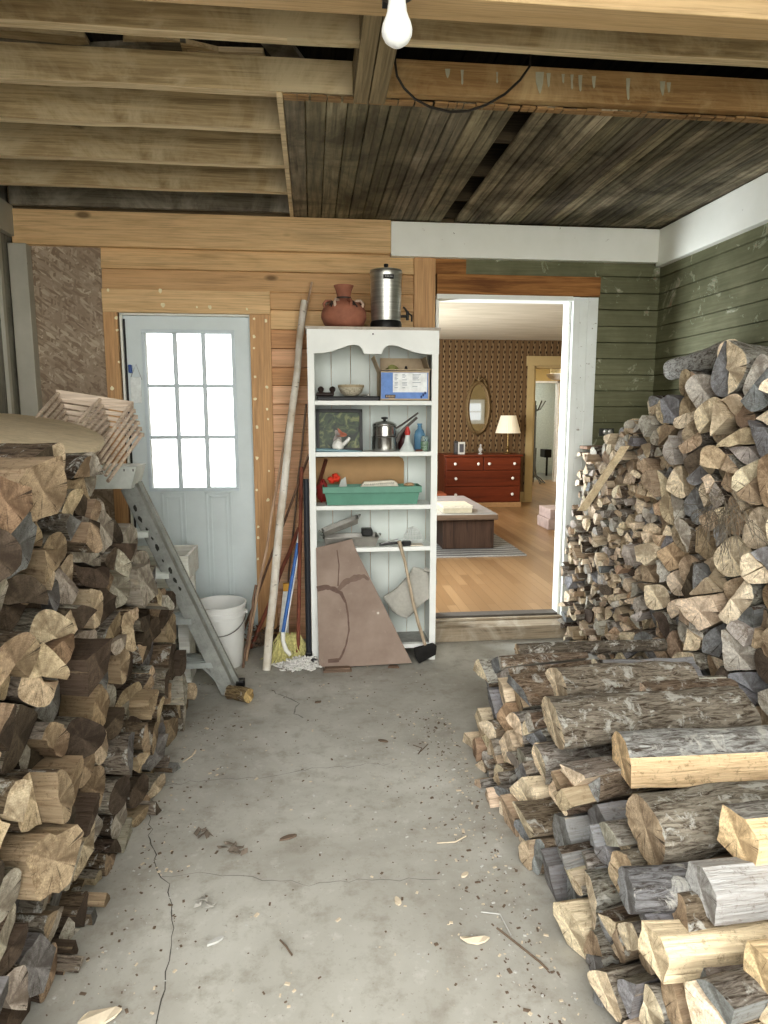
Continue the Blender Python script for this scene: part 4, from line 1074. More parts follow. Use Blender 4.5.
m = MB(); m.lathe([(.024, .012), (.032, .015), (.036, .028), (.030, .046), (.024, .054), (.018, .060), (.010, .064), (0, .066)], (cx, 3.898, z2+.005), 24); m.lathe([(.026, 0), (.024, .012)], (cx, 3.898, z2+.005), 20); m.build('jug_body', por, parent=t)
m = MB(); m.tube([(cx+.022, 3.898, z2+.036), (cx+.048, 3.896, z2+.056), (cx+.068, 3.894, z2+.082)], [.013, .011, .009], 12); m.build('spout', por, parent=t)
m = MB(); m.lathe([(.010, .064), (.008, .072), (0, .078)], (cx, 3.898, z2), 12); m.build('lid_knob', por, parent=t)
m = MB(); 
P1 = [atY(316, 447, 3.885), atY(330, 446, 3.882), atY(345, 449.5, 3.88), atY(362, 451.5, 3.88)]
m.tube([Vector((q_.x, q_.y, z2+.012-.003*i)) for i, q_ in enumerate(P1)], [.010, .011, .008, .004], 10, flat=1.2); o = m.build('blue_tray', plain('blue_grey_enamel', (.20, .32, .36), .35)); tag(o, 'narrow blue grey dish along the front edge of the second shelf', 'dish')

# double boiler
polish = plain('polished_aluminium', (.60, .60, .59), .22, .95, .12, 8)
p = atY(384.5, 450, 3.97); cx, cy = p.x, 3.97
t = thing('double_boiler', 'polished aluminium double boiler with black lid knob on the second shelf', 'pot', (cx, cy, z2))
m = MB(); m.lathe([(.068, 0), (.074, .004), (.077, .02), (.077, .078), (.080, .082), (.078, .086), (.073, .086)], (cx, cy, z2), 40); lo = m.build('lower_pan', polish, parent=t)
m = MB(); m.lathe([(.060, .084), (.070, .090), (.071, .145), (.075, .149), (.073, .152), (.068, .152)], (cx, cy, z2), 40); up_ = m.build('upper_pan', polish, parent=t)
m = MB(); m.lathe([(.072, .152), (.070, .160), (.05, .172), (.02, .178), (0, .178)], (cx, cy, z2), 40); ld = m.build('lid', polish, parent=t)
m = MB(); m.lathe([(.008, .178), (.009, .186), (.020, .190), (.020, .198), (.008, .201), (0, .201)], (cx, cy, z2), 20); m.build('lid_knob', blk, parent=ld)
dkm = plain('dark_handle', (.16, .15, .14), .4, .5)
h1 = atY(418, 413, 3.90); h2 = atY(417, 417.5, 3.88)
m = MB(); m.tube([(cx+.068, cy-.02, z2+.135), (cx+.10, cy-.04, z2+.155), h1], [.006, .006, .005], 8, flat=1.6); m.build('handle', dkm, parent=up_)
m = MB(); m.tube([(cx+.073, cy-.03, z2+.055), (cx+.082, cy-.04, z2+.09), (cx+.105, cy-.05, z2+.125), h2], [.007, .007, .006, .005], 8, flat=1.6); m.build('handle', dkm, parent=lo)

# cone figurine with red top, dark jar, bottles
p = atY(407, 450, 3.92); cx = p.x
t = thing('cone_figurine', 'white cone shaped figurine with a red top beside the double boiler', 'figurine', (cx, 3.905, z2))
m = MB(); m.lathe([(.045, 0), (.046, .004), (.040, .016), (.030, .032), (.020, .05), (.018, .065), (.014, .082), (.013, .095)], (cx, 3.905, z2), 28); m.build('cone_body', plain('milky_glass', (.62, .68, .66), .25), parent=t)
m = MB(); m.lathe([(.013, .095), (.017, .11), (.013, .128), (.008, .142), (0, .146)], (cx, 3.905, z2), 20); m.build('red_top', plain('red_plastic', (.50, .06, .05), .4), parent=t)
m = MB(); m.lathe([(.028, 0), (.036, .01), (.038, .06), (.03, .10), (.012, .118), (0, .12)], (cx-.004, 4.02, z2), 24); o = m.build('dark_vase', plain('dark_red_vase', (.08, .03, .03), .3)); tag(o, 'dark round vase hidden behind the cone figurine', 'vase')
def glassmat(name, c, tr=.75):
    n = NT(name); n.out(c, .08); n.b.inputs['Transmission Weight'].default_value = tr; n.b.inputs['IOR'].default_value = 1.3; return n.m
p = atY(419.5, 449, 3.99); cx = p.x
t = thing('glass_bottle', 'blue glass bottle at the right end of the second shelf', 'bottle', (cx, 3.99, z2))
m = MB(); m.lathe([(.030, 0), (.033, .004), (.033, .095), (.026, .118), (.014, .130), (.012, .152), (.015, .155), (.015, .162), (.010, .162)], (cx, 3.99, z2), 28); m.build('bottle_body', glassmat('blue_glass', (.22, .42, .60), .5), parent=t)
p = atY(424.5, 448, 3.91); cx = p.x
t = thing('glass_jar', 'small clear glass jar with green contents in front of the blue bottle', 'jar', (cx, 3.91, z2))
m = MB(); m.lathe([(.020, 0), (.023, .003), (.023, .07), (.018, .078), (.018, .09), (.015, .09)], (cx, 3.91, z2), 24); m.build('jar_body', glassmat('clear_glass', (.75, .85, .8), .8), parent=t)
m = MB(); m.lathe([(.016, .005), (.018, .05), (.012, .058), (0, .058)], (cx, 3.91, z2), 18); m.build('green_contents', plain('green_stuff', (.12, .30, .10), .5, 0, .4, 40), parent=t)
m = MB(); p = atY(419, 449, 3.89); m.box((p.x-.022, 3.876, z2), (p.x+.020, 3.892, z2+.012)); o = m.build('wooden_trinket', plain('brown_trinket', (.12, .05, .03), .5), bevel=.004); tag(o, 'flat little dark brown box in front of the glass jar', 'box')

# third shelf
z3 = .966
m = MB(); a = atY(306+10, 459, 4.08); pts_ = [(SX0+.03, z3), (SX1-.17, z3), (SX1-.17, z3+.24), (SX1-.178, z3+.262), (SX1-.20, z3+.272), (SX0+.03, z3+.272)]
m.prism([(x_, 4.06, z_) for x_, z_ in pts_], (0, .02, 0)); o = m.build('brown_backing_board', plain('brown_cardboard', (.38, .25, .13), .8, 0, .12, 5)); tag(o, 'brown board with rounded corner standing at the back of the third shelf', 'board')
m = MB(); m.tube([(SX0+.035, 4.03, z3+.05), (SX0+.10, 4.05, z3+.262)], .011, 4); o = m.build('wooden_bar', plain('dark_wood_bar', (.13, .05, .03), .6)); tag(o, 'dark brown wooden bar leaning behind the red bag', 'bar')
gp = plain('green_plastic', (.13, .29, .22), .5, 0, .08, 10)
a = atY(323, 485, 3.885); b = atY(422, 504, 3.885)
x0, x1 = a.x, atY(421.5, 485, 3.885).x; H_ = .108; zb = z3
t = thing('planter_box', 'long green plastic planter box on the third shelf', 'planter', ((x0+x1)/2, 3.96, zb))
m = MB(); ins = .020
def trough(m, x0, x1, y0, y1, z0, z1, ins, th=.004):
    o_ = [(x0+ins, y0+ins, z0), (x1-ins, y0+ins, z0), (x1-ins, y1-ins, z0), (x0+ins, y1-ins, z0), (x0, y0, z1), (x1, y0, z1), (x1, y1, z1), (x0, y1, z1)]
    i_ = [(x0+ins+th, y0+ins+th, z0+th), (x1-ins-th, y0+ins+th, z0+th), (x1-ins-th, y1-ins-th, z0+th), (x0+ins+th, y1-ins-th, z0+th), (x0+th, y0+th, z1), (x1-th, y0+th, z1), (x1-th, y1-th, z1), (x0+th, y1-th, z1)]
    f_ = [(3, 2, 1, 0)]+[(k, (k+1) % 4, 4+(k+1) % 4, 4+k) for k in range(4)]+[(8, 9, 10, 11)]+[(8+(k+1) % 4, 8+k, 12+k, 12+(k+1) % 4) for k in range(4)]+[(4+k, 4+(k+1) % 4, 12+(k+1) % 4, 12+k) for k in range(4)]
    m.add(o_+i_, f_)
trough(m, x0+.004, x1-.004, 3.885, 4.03, zb, zb+H_, ins); m.build('trough', gp, parent=t)
m = MB(); 
for (c0, c1, d0, d1) in ((x0-.002, x1+.002, 3.879, 3.887), (x0-.002, x1+.002, 4.028, 4.036), (x0-.002, x0+.006, 3.88, 4.035), (x1-.006, x1+.002, 3.88, 4.035)): m.box((c0, d0, zb+H_-.036), (c1, d1, zb+H_+.002))
m.build('rim', gp, parent=t, bevel=.002)
m = MB(); p = atY(328, 490, 4.0); blob(m, (SX0+.075, 4.035, zb+.07), .052, .75, .4, 1.3, amp=.3, seed=3); o = m.build('red_bag', plain('dark_red_cloth', (.26, .03, .025), .6)); tag(o, 'dark red bag behind the left end of the green planter box', 'bag')
m = MB(); q = random.Random(8); p = atY(334, 479, 3.95)
for i in range(9): blob(m, (p.x+q.gauss(0, .018), 3.96, p.z-.005+q.gauss(0, .010)), .016, 1.2, 1, .8, n=10, amp=.5, seed=i)
o = m.build('red_flower', plain('bright_red', (.62, .06, .03), .6)); tag(o, 'bright red crumpled cloth poking out of the left of the planter box', 'cloth')
m = MB(); p = atY(342, 480, 3.94); m.prism([(p.x-.02, 3.94, p.z-.04), (p.x+.03, 3.95, p.z-.04), (p.x+.022, 3.95, p.z+.018), (p.x-.005, 3.94, p.z+.0)], (0, .006, 0)); o = m.build('grey_flap', plain('grey_paper', (.5, .52, .5))); tag(o, 'pale grey paper corner beside the red cloth in the planter box', 'paper')
a = atY(358, 482, 3.96); b = atY(400, 482, 3.96)
t = thing('wrapped_roll', 'white cloth wrapped roll with dark lettering lying in the planter box', 'roll', ((a.x+b.x)/2, 3.96, zb+.05))
m = MB(); pr = [(a.x, zb+.07), (a.x+.015, zb+.105), (a.x+.035, zb+.133), (b.x-.045, zb+.142), (b.x-.02, zb+.128), (b.x, zb+.07)]
m.prism([(x_, 3.93, z_) for x_, z_ in pr], (0, .05, 0)); rb = m.build('cloth', plain('cream_cloth', (.72, .68, .58), .85), parent=t, bevel=.008)
m = MB(); q = random.Random(12)
for i in range(15):
    xx_ = a.x+.03+i*.0125; zz_ = zb+.112+.008*(i/15); m.tube([(xx_, 3.9285, zz_), (xx_+.005, 3.9285, zz_+.009), (xx_+.008, 3.9285, zz_+q.uniform(0, .008))], .0014, 5)
m.build('lettering', plain('ink_black', (.05, .05, .05)), parent=rb)
m = MB(); p = atY(409, 482, 3.95); blob(m, (p.x, 3.95, zb+.112), .02, 1.6, 1, .6, amp=.5, seed=9); o = m.build('sponge', plain('tan_sponge', (.52, .36, .22), .9)); tag(o, 'tan crumpled sponge at the right end inside the planter box', 'sponge')

# fourth shelf
z4 = .713
a = atY(323, 549, 3.92); b = atY(378, 549, 3.92)
dull = plain('dull_pan_metal', (.30, .29, .265), .5, .6, .2, 12)
def pan(name, x0, x1, y0, y1, z0, h, label, M4=None, handles=True):
    t = thing(name, label, 'pan', ((x0+x1)/2, (y0+y1)/2, z0), 'metal baking pans stacked on the fourth shelf')
    m = MB(); trough(m, x0, x1, y0, y1, z0, z0+h, .012, .003)
    if M4: m.v = [M4 @ q_ for q_ in m.v]
    m.build('pan_body', dull, parent=t)
    m = MB(); rr_ = .004
    c_ = [(x0+.006, y0-.001, z0+h), (x1-.006, y0-.001, z0+h), (x1+.002, y0+.006, z0+h), (x1+.002, y1-.006, z0+h), (x1-.006, y1, z0+h), (x0+.006, y1, z0+h), (x0-.002, y1-.006, z0+h), (x0-.002, y0+.006, z0+h), (x0+.006, y0-.001, z0+h)]
    m.tube(c_, rr_, 8, caps=False)
    if M4: m.v = [M4 @ q_ for q_ in m.v]
    m.build('rolled_rim', dull, parent=t)
    if handles:
        for s in (-1, 1):
            xe = x0 if s < 0 else x1; m = MB(); ym = (y0+y1)/2
            m.tube([(xe, ym-.035, z0+h), (xe+s*.018, ym-.03, z0+h+.004), (xe+s*.022, ym, z0+h+.006), (xe+s*.018, ym+.03, z0+h+.004), (xe, ym+.035, z0+h)], .004, 8)
            if M4: m.v = [M4 @ q_ for q_ in m.v]
            m.build('handle', alu, parent=t)
pan('baking_pan', a.x+.005, b.x, 3.895, 4.05, z4, .055, 'rectangular metal pan with end handles, lowest of the stack on the fourth shelf')
tl = Matrix.Translation((a.x+.02, 0, z4+.063)) @ Matrix.Rotation(-.36, 4, 'Y') @ Matrix.Translation((-a.x-.02, 0, -z4-.063))
pan('baking_pan', a.x+.01, a.x+.235, 3.90, 4.04, z4+.066, .03, 'tilted metal pan lying across the lowest pan', tl)
p = atY(367, 531, 3.96); m = MB(); m.box((p.x-.032, 3.93, z4+.058), (p.x+.032, 4.02, z4+.098)); o = m.build('black_tin', blk, bevel=.006); tag(o, 'black tin standing in the metal pans', 'tin')
a = atY(379, 546, 3.90); b = atY(411, 546, 3.90)
t = thing('dust_brush', 'long black brush with pale handle in front of the wire dome', 'brush', ((a.x+b.x)/2, 3.90, z4))
m = MB(); m.box((b.x-.05, 3.893, z4), (b.x, 3.925, z4+.028)); m.build('brush_head', blk, parent=t, bevel=.004)
m = MB(); m.tube([(a.x, 3.90, z4+.012), ((a.x+b.x)/2, 3.90, z4+.018), (b.x-.05, 3.91, z4+.016)], .009, 8, flat=.6); m.build('handle', plain('dark_grey_handle', (.05, .05, .05), .4), parent=t)
m = MB(); m.tube([(a.x+.01, 3.885, z4+.018), (a.x+.07, 3.885, z4+.034), (a.x+.115, 3.885, z4+.045)], .0035, 6); o = m.build('metal_rod', plain('grey_metal_rod', (.35, .35, .35), .4, .8)); tag(o, 'thin grey rod lying over the brush', 'rod')
p = atY(413, 543, 3.98); cx = p.x; m = MB(); c0 = Vector((cx, 3.985, z4+.005)); rr0 = .062
for k in range(9):
    an = k*PI/9; m.tube([c0+Vector((math.cos(an)*rr0*math.cos(u*PI/10), math.sin(an)*rr0*.8*math.cos(u*PI/10), rr0*1.55*math.sin(u*PI/10))) for u in range(0, 11)], .0014, 5, caps=False)
for zf in (0, .25, .5, .75, .92):
    rr_ = rr0*math.cos(math.asin(zf)); m.tube([c0+Vector((math.cos(u*PI/12)*rr_, math.sin(u*PI/12)*rr_*.8, rr0*1.55*zf)) for u in range(25)], .0014, 5, caps=False)
o = m.build('wire_dome', plain('white_wire', (.72, .74, .72), .4)); tag(o, 'white wire mesh dome on the fourth shelf', 'wire dome')
m = MB(); p = atY(412, 547, 3.90); m.box((p.x-.01, 3.885, z4), (p.x+.065, 3.95, z4+.006)); o = m.build('pale_card', plain('pale_card', (.66, .60, .50), .8)); tag(o, 'pale card lying in front of the wire dome', 'card')

# brown board leaning on the shelf
brd = NT('stained_hardboard'); v = brd.coords(); f = brd.noise(v, 4, 5, .6); g_ = brd.noise(v, 26, 5, .7)
c_ = brd.mix(brd.ramp(f, [(.35, 0), (.65, 1)]), (.255, .195, .16), (.34, .27, .225)); c_ = brd.mix(brd.ramp(g_, [(.62, 0), (.75, .35)]), c_, (.45, .38, .33)); brd.out(c_, .8, g_, .15, .002)
t = thing('leaning_board', 'brown water-stained board with slanted right edge leaning on the bookshelf', 'board', (.25, 3.80, 0))
def onb(px, py):   # point on the leaning plane: y = 3.79 at floor, 3.862 at z .75
    r_ = ray(px, py); # solve y=3.79+.096*z
    t_ = (3.785+.1*EYE)/(r_[1]-.1*r_[2]); q_ = Vector((r_[0]*t_, r_[1]*t_, EYE+r_[2]*t_)); q_.z = max(q_.z, 0.004); return q_
bp = [onb(316, 548), onb(352, 539), onb(357, 552), onb(375, 588), onb(412, 663), onb(360, 666), onb(319, 667)]
m = MB(); m.prism(bp, (0, .009, 0)); bo = m.build('board', brd.m, parent=t)
st = plain('dark_stain', (.15, .10, .08), .7)
def ribbon(pxs, w_, nm, mat, par, fn, dy=-.0015):
    m = MB(); q = random.Random(5); pts = []
    for (a_, b_) in zip(pxs[:-1], pxs[1:]):
        for k in range(4): pts.append((a_[0]+(b_[0]-a_[0])*k/4, a_[1]+(b_[1]-a_[1])*k/4, a_[2]+(b_[2]-a_[2])*k/4))
    pts.append(pxs[-1]); vs = []
    for i, (x_, y_, w1) in enumerate(pts):
        n0 = pts[max(0, i-1)]; n1 = pts[min(len(pts)-1, i+1)]; dx_, dy_ = n1[0]-n0[0], n1[1]-n0[1]; l = math.hypot(dx_, dy_); nx_, ny_ = -dy_/l, dx_/l; w2 = w1*q.uniform(.75, 1.2)
        for s in (1, -1): vs.append(fn(x_+nx_*w2*s, y_+ny_*w2*s)+Vector((0, dy, 0)))
    m.add(vs, [(2*i, 2*i+1, 2*i+3, 2*i+2) for i in range(len(pts)-1)]); m.build(nm, mat, parent=par)
ribbon([(317, 589, 2.6), (326, 587, 2.2), (334, 589, 2.3), (341, 593, 2), (346, 603, 1), (348, 615, .8), (349, 630, .8), (346, 645, .8), (342, 655, 1), (339, 660, 1)], 1, 'water_stain', st, bo, onb)
ribbon([(338, 590, 1.5), (345, 582, 2.6), (355, 578, 3), (364, 576, 2), (369, 580, 1.2)], 1, 'water_stain', plain('mid_stain', (.19, .135, .11), .75), bo, onb)
ribbon([(328, 661, 1.8), (339, 660, 1.8)], 1, 'water_stain', st, bo, onb)
ribbon([(337, 550, .5), (339, 565, .5), (338, 586, .6)], 1, 'scratch', st, bo, onb)
m = MB(); q_ = onb(378, 613); m.prism(circle(q_+Vector((0, -.001, 0)), .008, 8), (0, .001, 0)); m.build('chip_mark', plain('pale_chip', (.6, .55, .48)), parent=bo)
m = MB(); a = atZ(323, 667, .0); b = atZ(351, 667, 0); m.box((a.x, 3.725, 0), (b.x, 3.775, .012)); m.box((a.x+.01, 3.735, .012), (b.x-.01, 3.77, .022)); o = m.build('wood_scrap', wood('dark_scrap', (.22, .16, .12), (.1, .07, .05), 0, 50, False)); tag(o, 'dark splintered wood strip on the floor before the leaning board', 'scrap')
m = MB(); p = atZ(393, 668, 0); m.prism([(p.x-.03, p.y, 0), (p.x+.035, p.y-.01, 0), (p.x+.028, p.y+.02, 0), (p.x-.02, p.y+.025, 0)], (0, 0, .01)); o = m.build('wood_scrap', wood('dark_scrap_b', (.20, .14, .10), (.1, .07, .05), 0, 50, False)); tag(o, 'small dark scrap on the floor by the right corner of the leaning board', 'scrap')

# axe
t = thing('axe', 'axe with a pale worn handle and black head leaning on the bookshelf', 'axe', (.66, 3.82, 0))
hp = [(399, 541, 3.862), (401, 548, 3.86), (405, 562, 3.855), (409, 582, 3.85), (413, 602, 3.845), (418, 622, 3.838), (423, 638, 3.83), (426, 648, 3.822)]
m = MB(); m.tube([atY(*q_) for q_ in hp], [.019, .017, .013, .0135, .0145, .0155, .016, .015], 12, flat=.65); m.build('handle', wood('axe_handle', (.58, .48, .36), (.36, .28, .2), 2, 40, False), parent=t)
hd = [(414, 649), (433, 644), (437, 646), (436, 655), (419, 664), (415, 657)]
m = MB(); P_ = [atY(a_, b_, 3.80) for a_, b_ in hd]
for q_ in P_: q_.z = max(q_.z, .004)
m.prism(P_, (0, .028, 0)); m.build('axe_head', plain('black_iron', (.025, .024, .023), .6, .4, .3, 20), parent=t, bevel=.005)

# grey felt draped inside the bottom of the shelf
felt = plain('grey_felt', (.42, .41, .37), .95, 0, .08, 60, .2)
rows = [[(383, 597, 3.93), (398, 586, 3.92), (408, 575, 3.93), (413, 567, 3.96)],
        [(387, 604, 3.91), (402, 594, 3.885), (415, 583, 3.90), (424, 569, 3.95)],
        [(392, 611, 3.90), (407, 603, 3.88), (420, 592, 3.885), (431, 577, 3.93)],
        [(398, 615, 3.90), (410, 612, 3.885), (424, 602, 3.88), (433, 592, 3.90)],
        [(407, 618, 3.905), (412, 614, 3.90), (427, 598, 3.90), (434, 594, 3.915)]]
def bez(rows, nu=14, nv=14):
    def lerp1(L_, t_):
        k = len(L_)-1; x_ = t_*k; i = min(int(x_), k-1); f_ = x_-i
        p0 = L_[max(i-1, 0)]; p1 = L_[i]; p2 = L_[i+1]; p3 = L_[min(i+2, k)]
        return .5*((2*p1)+(p2-p0)*f_+(2*p0-5*p1+4*p2-p3)*f_*f_+(3*p1-p0-3*p2+p3)*f_**3)
    G = [[atY(*q_) for q_ in r_] for r_ in rows]; out = []
    for i in range(nu+1):
        rr_ = [lerp1(r_, i/nu) for r_ in G]
        out.append([lerp1(rr_, j/nv) for j in range(nv+1)])
    return out
G = bez(rows); m = MB(); n1 = len(G[0]); vs = [q_+Vector((0, .006*math.sin(i*1.1+j*.4), 0)) for i, r_ in enumerate(G) for j, q_ in enumerate(r_)]
m.add(vs, [(i*n1+j, i*n1+j+1, (i+1)*n1+j+1, (i+1)*n1+j) for i in range(len(G)-1) for j in range(n1-1)], 0, True); o = m.build('felt_sheet', felt)
s_ = o.modifiers.new('thick', 'SOLIDIFY'); s_.thickness = .007; tag(o, 'folded grey felt sheet draped in the bottom of the bookshelf behind the axe handle', 'cloth')
m = MB(); m.tube([atY(424, 569, 3.93), atY(431, 571, 3.92), atY(434, 582, 3.915), atY(432, 592, 3.91), atY(427, 598, 3.91)], [.012, .017, .018, .016, .012], 12); o2 = m.build('rolled_edge', felt, parent=None); o2.parent = o; o2.location = Vector(o2.location)-Vector(o['_o'])
m = MB(); m.box((.42, 4.085, .108), (.62, 4.095, .62)); 

# ------------------------------------------------------------------ poles and mops left of the bookshelf
def pole(name, a, b, r, mat, label, cat='stick', n=10, wob=.0, flat=1, group='poles and sticks leaning beside the bookshelf', taper=1, seed=0):
    q = random.Random(seed); a = Vector(a); b = Vector(b); k = 10; pts = []
    for i in range(k+1):
        pts.append(a.lerp(b, i/k)+Vector((q.gauss(0, wob), q.gauss(0, wob)*.5, 0)))
    m = MB(); m.tube(pts, [r*(1+(taper-1)*i/k)*(1+q.uniform(-.04, .04)*(wob > 0)) for i in range(k+1)], n, flat=flat); o = m.build(name, mat, origin=tuple(a)); tag(o, label, cat, group); return o
birch = NT('birch_bark'); v = birch.coords((1, 1, 1)); f = birch.noise(v, 7, 5); g_ = birch.noise(birch.coords((20, 20, 60)), 1, 4)
c_ = birch.ramp(f, [(.35, (.55, .48, .38)), (.6, (.74, .71, .64))]); c_ = birch.mix(birch.ramp(g_, [(.66, 0), (.70, .8)]), c_, (.2, .17, .14)); birch.out(c_, .8, g_, .2, .002)
pole('birch_pole', atZ(265, 670, .0), atY(304, 301, 4.27), .026, birch.m, 'thick pale birch pole leaning left of the bookshelf', wob=.004, seed=2, taper=.82)
tanw = wood('tan_stick', (.55, .40, .28), (.33, .22, .15), 2, 30, False); brw = wood('brown_stick', (.25, .16, .11), (.12, .08, .06), 2, 30, False); rdw = wood('reddish_stick', (.25, .09, .055), (.14, .05, .035), 2, 30, False)
pole('thin_stick', atZ(246, 661, 0), atY(312, 282, 4.29), .010, tanw, 'thin tan stick reaching highest, crossing behind the birch pole', wob=.004, seed=3, taper=.7)
pole('lath', atZ(236, 652, .0)+Vector((0, .1, 0)), atY(309, 455, 4.12), .018, brw, 'flat brown lath slanting from behind the bucket towards the bookshelf', wob=.002, flat=.45, seed=4)
pole('thin_stick', atZ(251, 648, 0)+Vector((0, 0, 0)), atY(299, 528, 4.2), .013, rdw, 'short reddish stick slanting low behind the birch pole', wob=.003, seed=5)
pole('lath', atZ(283, 640, 0), atY(306, 404, 4.25), .016, wood('grey_lath', (.30, .23, .18), (.14, .1, .08), 2, 40, False), 'rough grey brown lath upright close to the bookshelf side', wob=.003, flat=.4, seed=6)
pole('dark_rod', atZ(243, 668, 0), atY(256, 585, 4.05), .008, brw, 'short dark rod beside the bucket rim', wob=.002, seed=7)
t = thing('broom', 'broom with red brown handle and yellow bristles beside the bookshelf', 'broom', atZ(298, 655, 0)); 
m = MB(); m.tube([atY(298, 652, 3.90), atY(301.5, 467, 4.05)], .0125, 10); m.build('handle', rdw, parent=t)
yel = plain('yellow_straw', (.62, .58, .28), .9, 0, .3, 60)
q = random.Random(41); m = MB(); c0 = atY(292, 640, 3.90)
for i in range(330):
    x_ = q.uniform(-.10, .06); top = Vector((c0.x+x_*.8, 3.94+q.uniform(-.03, .03), .12+q.uniform(0, .06))); d_ = Vector((x_*.5+q.gauss(0, .03), q.gauss(0, .02)-.03, -top.z*.9))
    m.tube([top, top+d_*.5+Vector((q.gauss(0, .016), q.gauss(0, .01), q.gauss(0, .012))), top+d_+Vector((0, 0, .003))], .0035, 4, caps=False)
m.build('bristles', yel, parent=t)
t = thing('push_broom', 'black handled push broom standing against the bookshelf side', 'broom', (-.06, 3.88, 0))
m = MB(); m.tube([atY(309, 655, 3.86), atY(306, 479, 3.86)], .017, 12); m.build('handle', plain('black_tube', (.03, .033, .04), .45), parent=t)
m = MB(); a = atY(309, 655, 3.86); m.box((a.x-.05, 3.82, .018), (a.x+.045, 3.90, .05)); m.box((a.x-.02, 3.84, .05), (a.x+.02, 3.88, .085)); m.build('broom_head', blk, parent=t, bevel=.005)
m = MB(); m.box((a.x-.048, 3.825, 0), (a.x+.043, 3.895, .018)); m.build('bristles', plain('dark_bristle', (.05, .05, .05), .9), parent=t)
t = thing('mop_stick', 'blue and white mop handle with hooked end between the sticks', 'mop', atZ(287, 655, 0))
m = MB(); m.tube([atY(283, 632, 3.90), atY(298, 543, 4.0)], .0115, 10); m.build('blue_grip', plain('blue_tube', (.06, .16, .42), .4), parent=t)
m = MB(); m.tube([atY(298, 543, 4.0), atY(300, 530, 4.02)], .010, 10); m.tube([atY(283, 632, 3.90), atY(283, 641, 3.89), atY(286, 650, 3.87), atY(291, 655, 3.86)], .014, 10); m.build('white_end', plain('white_tube', (.78, .78, .74), .4), parent=t)
m = MB(); m.tube([atY(285.5, 632, 3.89), atY(299.5, 548, 3.99)], .0045, 8); m.build('white_rod', plain('white_tube_b', (.75, .77, .78), .4), parent=t)
m = MB(); a = atY(278, 626, 4.1); b = atY(289, 592, 4.1); m.prism([(a.x-.01, 4.08, .0), (b.x-.012, 4.08, .0), (b.x, 4.14, b.z), (a.x+.035, 4.14, b.z)], (0, .014, 0), 0); 
t = thing('plastic_slat', 'white plastic slat with orange top standing behind the mop handle', 'slat', (a.x, 4.1, 0)); o = m.build('slat', plain('white_plastic', (.74, .75, .72), .4), parent=t)
m = MB(); m.box((a.x+.036, 4.128, b.z-.002), (b.x+.001, 4.156, b.z+.045)); m.build('orange_top', plain('orange_plastic', (.75, .42, .08), .5), parent=t)
# rag mop head, grey strings
q = random.Random(51); m = MB(); c0 = atZ(301, 668, 0)
for i in range(230):
    a_ = q.uniform(0, 2*PI); rr_ = math.sqrt(q.random()); p0 = Vector((c0.x+math.cos(a_)*rr_*.115, c0.y+.02+math.sin(a_)*rr_*.055, .008+.055*(1-rr_)))
    pts = [p0]
    for k in range(4): pts.append(pts[-1]+Vector((q.gauss(0, .016), q.gauss(0, .012), q.gauss(0, .007)))); pts[-1].z = max(.006, pts[-1].z)
    m.tube(pts, .0055, 5)
o = m.build('string_mop', plain('grey_white_string', (.72, .71, .68), .95, 0, .2, 80)); tag(o, 'grey white string mop head lying on the floor in front of the poles', 'mop head')
q = random.Random(52); m = MB(); c0 = atZ(262, 652, 0)
for i in range(120):
    p0 = Vector((c0.x+q.gauss(0, .06), c0.y+.12+q.gauss(0, .05), q.random()*.1)); d_ = Vector((q.uniform(-1, 1), q.uniform(-.6, .6), q.uniform(-.4, .8))).normalized()*q.uniform(.02, .05)
    m.prism([p0, p0+d_+Vector((0, 0, .01)), p0+d_*1.4, p0+d_*.6-Vector((0, 0, .012))], (0, .002, 0), 0)
o = m.build('dead_leaves', plain('leaf_litter', (.20, .14, .10), .95, 0, .4, 20)); tag(o, 'heap of dead leaves and scraps behind the birch pole foot', 'leaves', None, 'stuff')

# ------------------------------------------------------------------ bucket
wp = plain('bucket_plastic', (.78, .79, .77), .35, 0, .05, 6); cx, cy = atZ(222, 665, 0).x, 3.95
cx = atY(222, 640, 3.95).x-.005
t = thing('bucket', 'large white plastic bucket with wire handle standing before the white door', 'bucket', (cx, cy, 0))
m = MB(); m.lathe([(.128, 0), (.130, .006), (.146, .30), (.150, .302), (.150, .312), (.147, .314), (.148, .332), (.153, .334), (.153, .344), (.149, .346), (.150, .368), (.157, .372), (.157, .382), (.148, .382), (.145, .37), (.126, .01), (0, .008)], (cx, cy, 0), 56); m.build('bucket_body', wp, parent=t)
m = MB(); pts = [(cx+math.cos(a_)*.156, cy+math.sin(a_)*.156*1, .335-.16*math.sin(PI*(a_-PI)/(PI))*1.0) for a_ in [PI+PI*i/20 for i in range(21)]]
pts = [(cx+.155*math.cos(PI+.2+i/20*(PI-.2)), cy+.162*math.sin(PI+.2+i/20*(PI-.2)), .32-.10*math.sin(PI*i/20)) for i in range(21)]
m.tube(pts, .0028, 8); m.build('wire_handle', plain('steel_wire', (.22, .22, .22), .4, .8), parent=t)
for s in (-1, 1):
    m = MB(); m.lathe([(.012, -.01), (.014, 0), (.008, .008)], (0, 0, 0), 14, M4=Matrix.Translation((cx+s*.155, cy, .32)) @ Matrix.Rotation(s*PI/2, 4, 'Y')); m.build('handle_ear', wp, parent=t)

